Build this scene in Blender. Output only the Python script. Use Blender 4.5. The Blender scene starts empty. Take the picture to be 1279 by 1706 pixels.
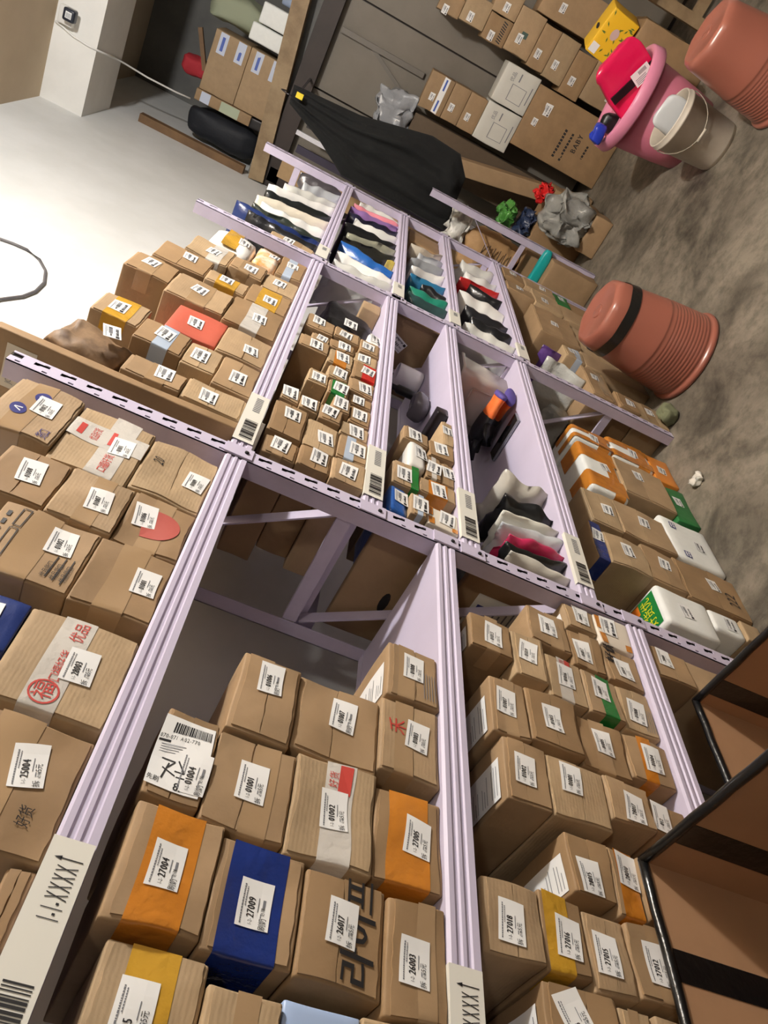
import bpy, math, random
from mathutils import Vector, Matrix, noise
random.seed(7)
SC = bpy.context.scene
COL = SC.collection
# ------------------------------------------------------------------ camera, light, exposure
CAM_RIGHT=(0.040139,-0.437178,-0.898479)
CAM_UP=(0.549344,-0.741454,0.385315)
CAM_BACK=(-0.834632,-0.509040,0.210400)

EYE = (0.0, 0.0, 1.544)
cam_data = bpy.data.cameras.new('camera')
cam_data.sensor_fit = 'VERTICAL'; cam_data.sensor_height = 36.0; cam_data.lens = 26.55
cam_data.clip_start = 0.02; cam_data.clip_end = 60
cam = bpy.data.objects.new('camera', cam_data); COL.objects.link(cam)
_m = Matrix((CAM_RIGHT, CAM_UP, CAM_BACK)).transposed().to_4x4(); _m.translation = EYE
cam.matrix_world = _m
SC.camera = cam
SC.view_settings.view_transform = 'Standard'; SC.view_settings.look = 'None'
SC.view_settings.gamma = 1.0; SC.view_settings.use_curve_mapping = False
SC.view_settings.exposure = 0.22
world = bpy.data.worlds.new('room_air'); SC.world = world; world.use_nodes = True
world.node_tree.nodes['Background'].inputs[0].default_value = (1.0, 0.98, 0.95, 1)
world.node_tree.nodes['Background'].inputs[1].default_value = 0.02
def lamp(name, loc, watts, radius, col):
    d = bpy.data.lights.new(name, 'POINT'); d.energy = watts; d.shadow_soft_size = radius; d.color = col
    o = bpy.data.objects.new(name, d); o.location = loc; COL.objects.link(o); return o
lamp('ceiling_bulb', (2.26, -0.60, 3.30), 250, 0.07, (1.0, 0.985, 0.97))
lamp('near_fill', (-0.9, -2.2, 3.30), 62, 0.12, (1.0, 0.97, 0.94))  # weak fill light added behind the camera to lift the near faces

# ------------------------------------------------------------------ materials
def s2l(c): return tuple((x / 12.92 if x <= .04045 else ((x + .055) / 1.055) ** 2.4) for x in [v / 255 for v in c])
MATS = {}
def mat(name, rgb, rough=.6, metal=0.0, var=0.0, nscale=30, bump=0.0, bscale=60, trans=0.0, alpha=1.0, rnd=0.0, col2=None, coat=0.0, ribs=0.0, bdist=.004):
    if name in MATS: return MATS[name]
    m = bpy.data.materials.new(name); m.use_nodes = True; nt = m.node_tree; N = nt.nodes; L = nt.links
    b = N['Principled BSDF']; c = s2l(rgb)
    b.inputs['Roughness'].default_value = rough; b.inputs['Metallic'].default_value = metal
    b.inputs['Base Color'].default_value = (*c, 1)
    if trans: b.inputs['Transmission Weight'].default_value = trans; b.inputs['IOR'].default_value = 1.3
    if alpha < 1: b.inputs['Alpha'].default_value = alpha
    if coat: b.inputs['Coat Weight'].default_value = coat
    tc = N.new('ShaderNodeTexCoord')
    out = None
    if var or col2:
        n = N.new('ShaderNodeTexNoise'); n.inputs['Scale'].default_value = nscale; n.inputs['Detail'].default_value = 6; n.inputs['Roughness'].default_value = .6
        L.new(tc.outputs['Object'], n.inputs['Vector'])
        r = N.new('ShaderNodeValToRGB'); c2 = s2l(col2) if col2 else tuple(x * (1 - var) for x in c)
        r.color_ramp.elements[0].position = .35; r.color_ramp.elements[1].position = .65
        r.color_ramp.elements[0].color = (*c2, 1); r.color_ramp.elements[1].color = (*c, 1)
        L.new(n.outputs['Fac'], r.inputs['Fac']); out = r.outputs['Color']
    if rnd:
        oi = N.new('ShaderNodeObjectInfo'); mr = N.new('ShaderNodeMapRange')
        mr.inputs['To Min'].default_value = 1 - rnd; mr.inputs['To Max'].default_value = 1 + rnd
        L.new(oi.outputs['Random'], mr.inputs['Value'])
        mx = N.new('ShaderNodeMix'); mx.data_type = 'RGBA'; mx.blend_type = 'MULTIPLY'; mx.inputs['Factor'].default_value = 1
        if out: L.new(out, mx.inputs['A'])
        else: mx.inputs['A'].default_value = (*c, 1)
        L.new(mr.outputs['Result'], mx.inputs['B']); out = mx.outputs['Result']
    if out: L.new(out, b.inputs['Base Color'])
    if bump:
        n2 = N.new('ShaderNodeTexNoise'); n2.inputs['Scale'].default_value = bscale; n2.inputs['Detail'].default_value = 5
        L.new(tc.outputs['Object'], n2.inputs['Vector'])
        bp = N.new('ShaderNodeBump'); bp.inputs['Strength'].default_value = bump; bp.inputs['Distance'].default_value = bdist
        hgt = n2.outputs['Fac']
        if ribs:
            wv = N.new('ShaderNodeTexWave'); wv.bands_direction = 'Z'; wv.inputs['Scale'].default_value = 55; wv.inputs['Distortion'].default_value = 2.5; wv.inputs['Detail'].default_value = 2
            L.new(tc.outputs['Object'], wv.inputs['Vector'])
            ml = N.new('ShaderNodeMath'); ml.operation = 'MULTIPLY_ADD'; ml.inputs[1].default_value = ribs
            L.new(wv.outputs['Fac'], ml.inputs[0]); L.new(n2.outputs['Fac'], ml.inputs[2]); hgt = ml.outputs[0]
        L.new(hgt, bp.inputs['Height']); L.new(bp.outputs['Normal'], b.inputs['Normal'])
    MATS[name] = m; return m
CARD = [mat('cardboard_a', (168, 142, 109), .72, var=.12, nscale=18, bump=.5, bscale=38, rnd=.10, ribs=.05),
        mat('cardboard_b', (161, 133, 99), .72, var=.14, nscale=14, bump=.5, bscale=32, rnd=.10),
        mat('cardboard_c', (175, 150, 116), .75, var=.12, nscale=22, bump=.45, bscale=45, rnd=.09, ribs=.07),
        mat('cardboard_d', (153, 124, 89), .7, var=.16, nscale=12, bump=.55, bscale=28, rnd=.09)]
CARD_IN = mat('cardboard_inner', (166, 128, 94), .8, var=.1, nscale=9, bump=.25, bscale=25)
PAPER = mat('sticker_paper', (238, 238, 236), .5)
INK = mat('black_ink', (32, 30, 32), .6)
GREYINK = mat('grey_ink', (120, 122, 128), .6)
REDINK = mat('red_ink', (196, 70, 62), .5)
BLUEINK = mat('blue_ink', (48, 50, 120), .5)
LILAC = mat('lilac_paint', (200, 192, 214), .5, var=.05, nscale=8, bump=.06, bscale=25)
LILAC_DK = mat('lilac_paint_worn', (194, 185, 206), .4, var=.12, nscale=15)
HOLE = mat('slot_black', (14, 12, 14), .8)
STEEL = mat('bolt_steel', (120, 116, 120), .35, metal=.9)
TAPE = {'orange': mat('orange_tape', (196, 124, 42), .2, bump=.8, bscale=16, coat=.5, bdist=.012),
        'yellow': mat('yellow_tape', (200, 154, 52), .2, bump=.8, bscale=16, coat=.5, bdist=.012),
        'blue': mat('blue_tape', (24, 46, 116), .2, bump=.8, bscale=16, coat=.5, bdist=.012),
        'green': mat('green_tape', (28, 122, 52), .2, bump=.8, bscale=16, coat=.5, bdist=.012),
        'red': mat('red_tape', (200, 34, 30), .2, bump=.8, bscale=16, coat=.5, bdist=.012),
        'clear': mat('clear_tape', (205, 200, 192), .2, bump=.8, bscale=16, coat=.5, bdist=.012),
        'tan': mat('tan_tape', (168, 140, 106), .2, bump=.5, bscale=22, coat=.5),
        'palebl': mat('pale_blue_tape', (176, 190, 208), .25, bump=.3, bscale=35),
        'black': mat('black_tape', (16, 17, 18), .3, bump=.5, bscale=50, coat=.3)}
FOAM = mat('white_foam', (236, 238, 234), .6, var=.04, nscale=40, bump=.15, bscale=150)
C = lambda n, rgb, r=.35, **k: mat(n, rgb, r, **k)

# ------------------------------------------------------------------ mesh helpers
class MB:
    def __init__(s): s.v = []; s.f = []; s.mi = []; s.mats = []; s.sm = []
    def m(s, material):
        if material not in s.mats: s.mats.append(material)
        return s.mats.index(material)
    def add(s, vs, fs, material, smooth=False, T=None):
        b = len(s.v); i = s.m(material)
        s.v += [tuple(T(Vector(p))) if T else tuple(p) for p in vs]
        for f in fs: s.f.append(tuple(b + k for k in f)); s.mi.append(i); s.sm.append(smooth)
    def box(s, lo, hi, material, T=None):
        x0, y0, z0 = lo; x1, y1, z1 = hi
        s.add([(x0, y0, z0), (x1, y0, z0), (x1, y1, z0), (x0, y1, z0), (x0, y0, z1), (x1, y0, z1), (x1, y1, z1), (x0, y1, z1)],
              [(0, 3, 2, 1), (4, 5, 6, 7), (0, 1, 5, 4), (1, 2, 6, 5), (2, 3, 7, 6), (3, 0, 4, 7)], material, False, T)
    def bar(s, a, b, w, h, material, up=(0, 0, 1)):
        a = Vector(a); b = Vector(b); d = (b - a).normalized(); u = Vector(up)
        if abs(d.dot(u)) > .95: u = Vector((0, 1, 0))
        r = d.cross(u).normalized(); u = r.cross(d).normalized()
        q = [(-w / 2, -h / 2), (w / 2, -h / 2), (w / 2, h / 2), (-w / 2, h / 2)]
        vs = [a + r * x + u * y for x, y in q] + [b + r * x + u * y for x, y in q]
        s.add(vs, [(3, 2, 1, 0), (4, 5, 6, 7), (0, 1, 5, 4), (1, 2, 6, 5), (2, 3, 7, 6), (3, 0, 4, 7)], material)
    def tube(s, pts, r, material, n=8):
        pts = [Vector(p) for p in pts]; vs = []; fs = []
        for i, p in enumerate(pts):
            d = (pts[min(i + 1, len(pts) - 1)] - pts[max(i - 1, 0)]).normalized()
            u = Vector((0, 0, 1)) if abs(d.z) < .9 else Vector((1, 0, 0))
            a = d.cross(u).normalized(); b2 = a.cross(d)
            for k in range(n):
                t = 2 * math.pi * k / n; vs.append(p + a * (r * math.cos(t)) + b2 * (r * math.sin(t)))
        for i in range(len(pts) - 1):
            for k in range(n): fs.append((i * n + k, i * n + (k + 1) % n, (i + 1) * n + (k + 1) % n, (i + 1) * n + k))
        fs.append(tuple(range(n - 1, -1, -1))); fs.append(tuple(range((len(pts) - 1) * n, len(pts) * n)))
        s.add(vs, fs, material, True)
    def lathe(s, prof, material, n=40, fn=None, close_first=True, close_last=False, T=None):
        vs = []; fs = []
        for (r, z) in prof:
            for k in range(n):
                t = 2 * math.pi * k / n; rr = fn(r, z, t) if fn else r
                vs.append((rr * math.cos(t), rr * math.sin(t), z))
        for i in range(len(prof) - 1):
            for k in range(n): fs.append((i * n + k, i * n + (k + 1) % n, (i + 1) * n + (k + 1) % n, (i + 1) * n + k))
        if close_first: fs.append(tuple(range(n - 1, -1, -1)))
        if close_last: fs.append(tuple(range((len(prof) - 1) * n, len(prof) * n)))
        s.add(vs, fs, material, True, T)
    def build(s, name, parent=None, loc=None, rot=None):
        me = bpy.data.meshes.new(name); me.from_pydata(s.v, [], s.f)
        for m in s.mats: me.materials.append(m)
        me.polygons.foreach_set('material_index', s.mi); me.polygons.foreach_set('use_smooth', s.sm); me.update()
        o = bpy.data.objects.new(name, me); COL.objects.link(o)
        if parent: o.parent = parent
        if loc: o.location = loc
        if rot: o.rotation_euler = rot
        return o
def empty(name, loc=(0, 0, 0), rz=0):
    o = bpy.data.objects.new(name, None); o.location = loc; o.rotation_euler = (0, 0, rz); o.empty_display_size = .1; COL.objects.link(o); return o
def tag(o, label, cat, group=None):
    o['label'] = label; o['category'] = cat
    if group: o['group'] = group
    return o
def struct(o, label=None):
    o['kind'] = 'structure'
    if label: o['label'] = label
    return o

# ------------------------------------------------------------------ lettering (glyph outlines from the built-in font)
GL = {}
def glyph(ch):
    if ch in GL: return GL[ch]
    c = bpy.data.curves.new('g', 'FONT'); c.body = ch; c.resolution_u = 2
    o = bpy.data.objects.new('g', c); COL.objects.link(o)
    dg = bpy.context.evaluated_depsgraph_get(); me = bpy.data.meshes.new_from_object(o.evaluated_get(dg))
    vs = [(v.co.x, v.co.y) for v in me.vertices]; fs = [tuple(p.vertices) for p in me.polygons]
    bpy.data.objects.remove(o); bpy.data.curves.remove(c); bpy.data.meshes.remove(me)
    if vs:
        x0 = min(v[0] for v in vs); x1 = max(v[0] for v in vs)
        if ch == '1': x0 -= .1; x1 += .1
    else: x0, x1 = 0, .3
    GL[ch] = ([(x - x0, y) for x, y in vs], fs, x1 - x0); return GL[ch]
for _c in '0123456789-XACBYJ.:拆奶元必赚先刷抖最8福禾好货口优라이프↑': glyph(_c)
def text(mb, s, x, z, h, T, material, sx=.75, gap=.1, bold=0):
    """writes s with its baseline start at (x, z), cap height h, through the map T(x, z) -> 3D"""
    k = h / .7
    for ch in s:
        vs, fs, w = glyph(ch)
        if ch != ' ' and vs:
            for dx in ((0, bold) if bold else (0,)):
                mb.add([T(x + dx + p[0] * k * sx, z + p[1] * k) for p in vs], fs, material)
        x += (w + gap) * k * sx
    return x
def rect(mb, x0, z0, x1, z1, T, material, nx=1, nz=1):
    vs = [T(x0 + (x1 - x0) * i / nx, z0 + (z1 - z0) * j / nz) for j in range(nz + 1) for i in range(nx + 1)]
    fs = [(j * (nx + 1) + i, j * (nx + 1) + i + 1, (j + 1) * (nx + 1) + i + 1, (j + 1) * (nx + 1) + i) for j in range(nz) for i in range(nx)]
    mb.add(vs, fs, material)

# ------------------------------------------------------------------ a carton: soft-edged box with sticker, tape and print that follow its dents
class Carton:
    def __init__(s, dims, amp=.0022, r=.004, seed=0):
        s.hx, s.hy, s.hz = dims[0] / 2, dims[1] / 2, dims[2] / 2
        rg = random.Random(seed); s.rg = rg; s.amp = amp; s.r = min(r, min(s.hx, s.hy, s.hz) * .45)
        s.ph = [[rg.uniform(0, 6.28) for _ in range(6)] for _ in range(3)]
        s.k = [[rg.uniform(18, 55) for _ in range(6)] for _ in range(3)]
        s.lift = 0.0
        s.sh = (rg.uniform(-.012, .012), rg.uniform(-.012, .012))
    def warp(s, p):
        x, y, z = p; o = []
        for a in range(3):
            ph, k = s.ph[a], s.k[a]
            o.append(s.amp * (math.sin(k[0] * x + ph[0]) * math.sin(k[1] * z + ph[1]) + .6 * math.sin(k[2] * y + ph[2]) * math.sin(k[3] * z + ph[3])))
        return Vector((x + o[0] * .7 + s.sh[0] * (z), y + o[1], z + o[2] * .5 + s.hz))
    def round(s, p):
        h = (s.hx, s.hy, s.hz); q = [max(-(h[i] - s.r), min(h[i] - s.r, p[i])) for i in range(3)]
        d = Vector([p[i] - q[i] for i in range(3)])
        if d.length > 1e-9: d = d.normalized() * s.r
        return Vector(q) + d
    def body(s, mb, material, n=4):
        idx = {}; vs = []; fs = []
        def ln(h):
            a = h - s.r; return [-h] + [-a + 2 * a * i / n for i in range(n + 1)] + [h]
        G = [ln(s.hx), ln(s.hy), ln(s.hz)]
        def vid(p):
            key = tuple(round(c, 6) for c in p)
            if key not in idx:
                idx[key] = len(vs); q_ = s.warp(s.round(p)); q_.z = max(0.0, min(2 * s.hz, q_.z)); vs.append(q_)
            return idx[key]
        for ax in range(3):
            u, v = (ax + 1) % 3, (ax + 2) % 3
            for sg in (-1, 1):
                for i in range(len(G[u]) - 1):
                    for j in range(len(G[v]) - 1):
                        q = []
                        for (a, b) in ((i, j), (i + 1, j), (i + 1, j + 1), (i, j + 1)):
                            p = [0, 0, 0]; p[ax] = sg * (s.hx, s.hy, s.hz)[ax]; p[u] = G[u][a]; p[v] = G[v][b]; q.append(vid(p))
                        fs.append(tuple(q if sg > 0 else q[::-1]))
        mb.add(vs, fs, material, True)
    def front(s, cx=0, cz=0, ang=0, off=.0008):
        ca, sa = math.cos(ang), math.sin(ang)
        return lambda x, z: s.warp((cx + x * ca - z * sa, -s.hy - off - s.lift, cz + x * sa + z * ca))
    def flap(s, mb, x0, x1, z0, z1, material, t=.0022, rg=random):
        # one closing flap: a thin sheet lying on the front, edges a little uneven
        n, k5 = 10, 6; f0 = lambda x, z: s.warp((x, -s.hy - t, z)); f1 = lambda x, z: s.warp((x, -s.hy + .0006, z)); e = [rg.uniform(-.0011, .0011) for _ in range(2 * n + 2)]
        top = [(x0 + (x1 - x0) * i / n, z1 + e[i]) for i in range(n + 1)]; bot = [(x0 + (x1 - x0) * i / n, z0 + e[n + 1 + i]) for i in range(n + 1)]
        rows = [[(bot[i][0], bot[i][1] + (top[i][1] - bot[i][1]) * q / k5) for i in range(n + 1)] for q in range(k5 + 1)]; m = n + 1
        mb.add([f0(*p) for r_ in rows for p in r_], [(q * m + i, q * m + i + 1, q * m + m + i + 1, q * m + m + i) for q in range(k5) for i in range(n)], material, True)
        loop = bot + [r_[-1] for r_ in rows[1:-1]] + top[::-1] + [r_[0] for r_ in rows[1:-1]][::-1]; k = len(loop)
        mb.add([f0(*p) for p in loop] + [f1(*p) for p in loop], [(i, k + i, k + (i + 1) % k, (i + 1) % k) for i in range(k)], material)
    def near(s, cy=0, cz=0, off=.0008):
        return lambda x, z: s.warp((-s.hx - off, cy - x, cz + z))
    def top(s, cx=0, cy=0, off=.0008):
        return lambda x, z: s.warp((cx + x, cy + z, s.hz + off))
    def tape_h(s, mb, z0, z1, material, ret=.05, off=.0006, x0=None):
        hx = s.hx + off; y = -s.hy - off - s.lift; r = s.r
        xs = x0 if x0 is not None else -hx
        path = [(xs + (hx * 1 - .001 - xs) * i / 12, y) for i in range(13)]
        if x0 is None: path = [(-hx, -s.hy + ret), (-hx, -s.hy + ret * .4), (-hx, -s.hy + r), (-hx + r * .35, y + r * .35), (-hx + r, y)] + path[1:]
        vs = []; fs = []; m = 6
        for (x, yy) in path:
            for j in range(m + 1):
                vs.append(s.warp((x, yy, z0 + (z1 - z0) * j / m)))
        for i in range(len(path) - 1):
            for j in range(m): a = i * (m + 1) + j; fs.append((a, a + m + 1, a + m + 2, a + 1))
        mb.add(vs, fs, material, True)
    def tape_v(s, mb, x0, x1, material, off=.0007, ztop=None, zbot=None, ret=.04):
        y = -s.hy - off - s.lift; zt = s.hz + off; vs = []; fs = []; m = 5
        path = [(y, -s.hz + .001 + (2 * s.hz - .001 - s.r) * i / 10) for i in range(11)] + [(y + s.r * .35, zt - s.r * .35), (-s.hy + s.r, zt), (-s.hy + ret, zt)]
        for (yy, z) in path:
            for j in range(m + 1): vs.append(s.warp((x0 + (x1 - x0) * j / m, yy, z)))
        for i in range(len(path) - 1):
            for j in range(m): a = i * (m + 1) + j; fs.append((a, a + 1, a + m + 2, a + m + 1))
        mb.add(vs, fs, material, True)

def sticker(c, parent, u, v, ang, num=None, prefix='1-1-', variant=0, scale=1.0, name='sticker', T=None):
    """white shelf sticker, 54 x 38 mm; num=None leaves only the unreadable grey print the photo shows"""
    w, h = .054 * scale, .038 * scale
    if T is None:
        cx = -c.hx + 2 * c.hx * u; cz = -c.hz + 2 * c.hz * v
        lim = max(0, c.hx - w / 2 * 1.02); cx = max(-lim, min(lim, cx))
        lim = max(0, c.hz - h / 2 * 1.02); cz = max(-lim, min(lim, cz))
        P = c.front(cx, cz, math.radians(ang), .0018); Q = c.front(cx, cz, math.radians(ang), .0023)
    else: P, Q = T
    mb = MB(); rect(mb, -w / 2, -h / 2, w / 2, h / 2, P, PAPER, 4, 3); paper = mb.build(name, parent); mb = MB()
    k = scale; mm = .001 * k
    R = lambda x0, z0, x1, z1, m=INK: rect(mb, x0 * mm, z0 * mm, x1 * mm, z1 * mm, Q, m)
    rg = random.Random(int(u * 1000) + int(v * 977) + variant)
    x = -24
    while x < 19:
        d = rg.uniform(1.0, 3.2); R(x, 12.6, x + d, 14.3, GREYINK); x += d + .6
    x = -4
    while x < 17:
        d = rg.uniform(1.0, 2.4); R(x, 9.6, x + d, 10.9, GREYINK); x += d + .6
    if num:
        e = text(mb, prefix, -23 * mm, .3 * mm, 4.6 * mm, Q, INK, .62, .12)
        text(mb, num, e + 1.0 * mm, -1.2 * mm, 8.6 * mm, Q, INK, .66, .13, bold=.5 * mm)
        if variant == 0:
            text(mb, '拆', -26 * mm, -14 * mm, 6.0 * mm, Q, INK, .9)
            text(mb, '必赚', -16 * mm, -14 * mm, 3.0 * mm, Q, INK, .9)
            text(mb, '5元', -8 * mm, -14 * mm, 6.0 * mm, Q, INK, .75)
        else:
            text(mb, '刷奶', -26.5 * mm, -15 * mm, 6.6 * mm, Q, INK, .72)
            text(mb, '必赚', -11 * mm, -12.5 * mm, 3.6 * mm, Q, INK, .9)
            R(-2, -12.5, 7, -9.5, GREYINK)
        R(-14, -9.5, -9, -8.3, GREYINK); R(-8, -5.4, 8, -4.4, GREYINK)
    else:
        x = -20
        while x < -11: R(x, .8, x + 1.4, 4.6); x += 2.6
        x = -8
        for _ in range(5):
            R(x, -1.2, x + 3.6, 7.2, GREYINK); R(x + rg.choice((0, .9, 2.2)), -1.2, x + rg.choice((1.6, 2.4, 3.6)), rg.choice((2.6, 7.2))); x += 5.4
        R(-25, -15, -17, -7); x = -14
        while x < 14: d = rg.uniform(1.6, 4); R(x, -14, x + d, rg.choice((-7.5, -9.5)), rg.choice((INK, GREYINK))); x += d + 1
    pr = mb.build('print', paper); pr['kind'] = 'stuff'
    return paper

ORD = ['first', 'second', 'third', 'fourth', 'fifth', 'sixth', 'seventh', 'eighth', 'ninth', 'tenth', 'eleventh', 'twelfth']
SHELF = {'A0': 'nearest bay top shelf', 'B0': 'nearest bay second shelf', 'C0': 'nearest bay third shelf', 'F0': 'floor under the nearest bay',
         'A1': 'middle bay top shelf', 'B1': 'middle bay second shelf', 'C1': 'middle bay third shelf', 'F1': 'floor under the middle bay', 'E2': 'floor under the far bay'}
PRE = {'A0': '1-1-', 'B0': '1-2-', 'C0': '1-3-', 'F0': '1-4-'}
def pillow(mb, dims, material, seed=0, wr=.008, n=24, e=.45, lean=0.0, base=True, fine=.5, band=None):
    """soft parcel bag: a rounded, creased block standing on z = 0"""
    hx, hy, hz = [d / 2 for d in dims]; vs = []; fs = []; m = n // 2
    rg = random.Random(seed); off = Vector((rg.uniform(0, 50), rg.uniform(0, 50), rg.uniform(0, 50)))
    sp = lambda c, p: math.copysign(abs(c) ** p, c)
    sc_ = min(dims); fr = 1.6 / max(.03, sum(dims) / 3)
    for i in range(m + 1):
        ph = -math.pi / 2 + math.pi * i / m
        for k in range(n):
            t = 2 * math.pi * k / n
            p = Vector((hx * sp(math.cos(ph), e) * sp(math.cos(t), e), hy * sp(math.cos(ph), e) * sp(math.sin(t), e), hz * sp(math.sin(ph), e)))
            q = p * fr + off
            d = Vector((noise.noise(q), noise.noise(q + Vector((9, 3, 1))), noise.noise(q + Vector((4, 8, 2))))) * wr
            q2 = p * fr * 3.1 + off
            d += Vector((noise.noise(q2), noise.noise(q2 + Vector((5, 3, 1))), noise.noise(q2 + Vector((4, 2, 7))))) * wr * fine
            p = p + d; p.x += lean * (p.z + hz); p.z = max(p.z + hz, 0); vs.append(p)
    for i in range(m):
        for k in range(n): fs.append((i * n + k, i * n + (k + 1) % n, (i + 1) * n + (k + 1) % n, (i + 1) * n + k))
    mb.add(vs, fs, material, True)

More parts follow.
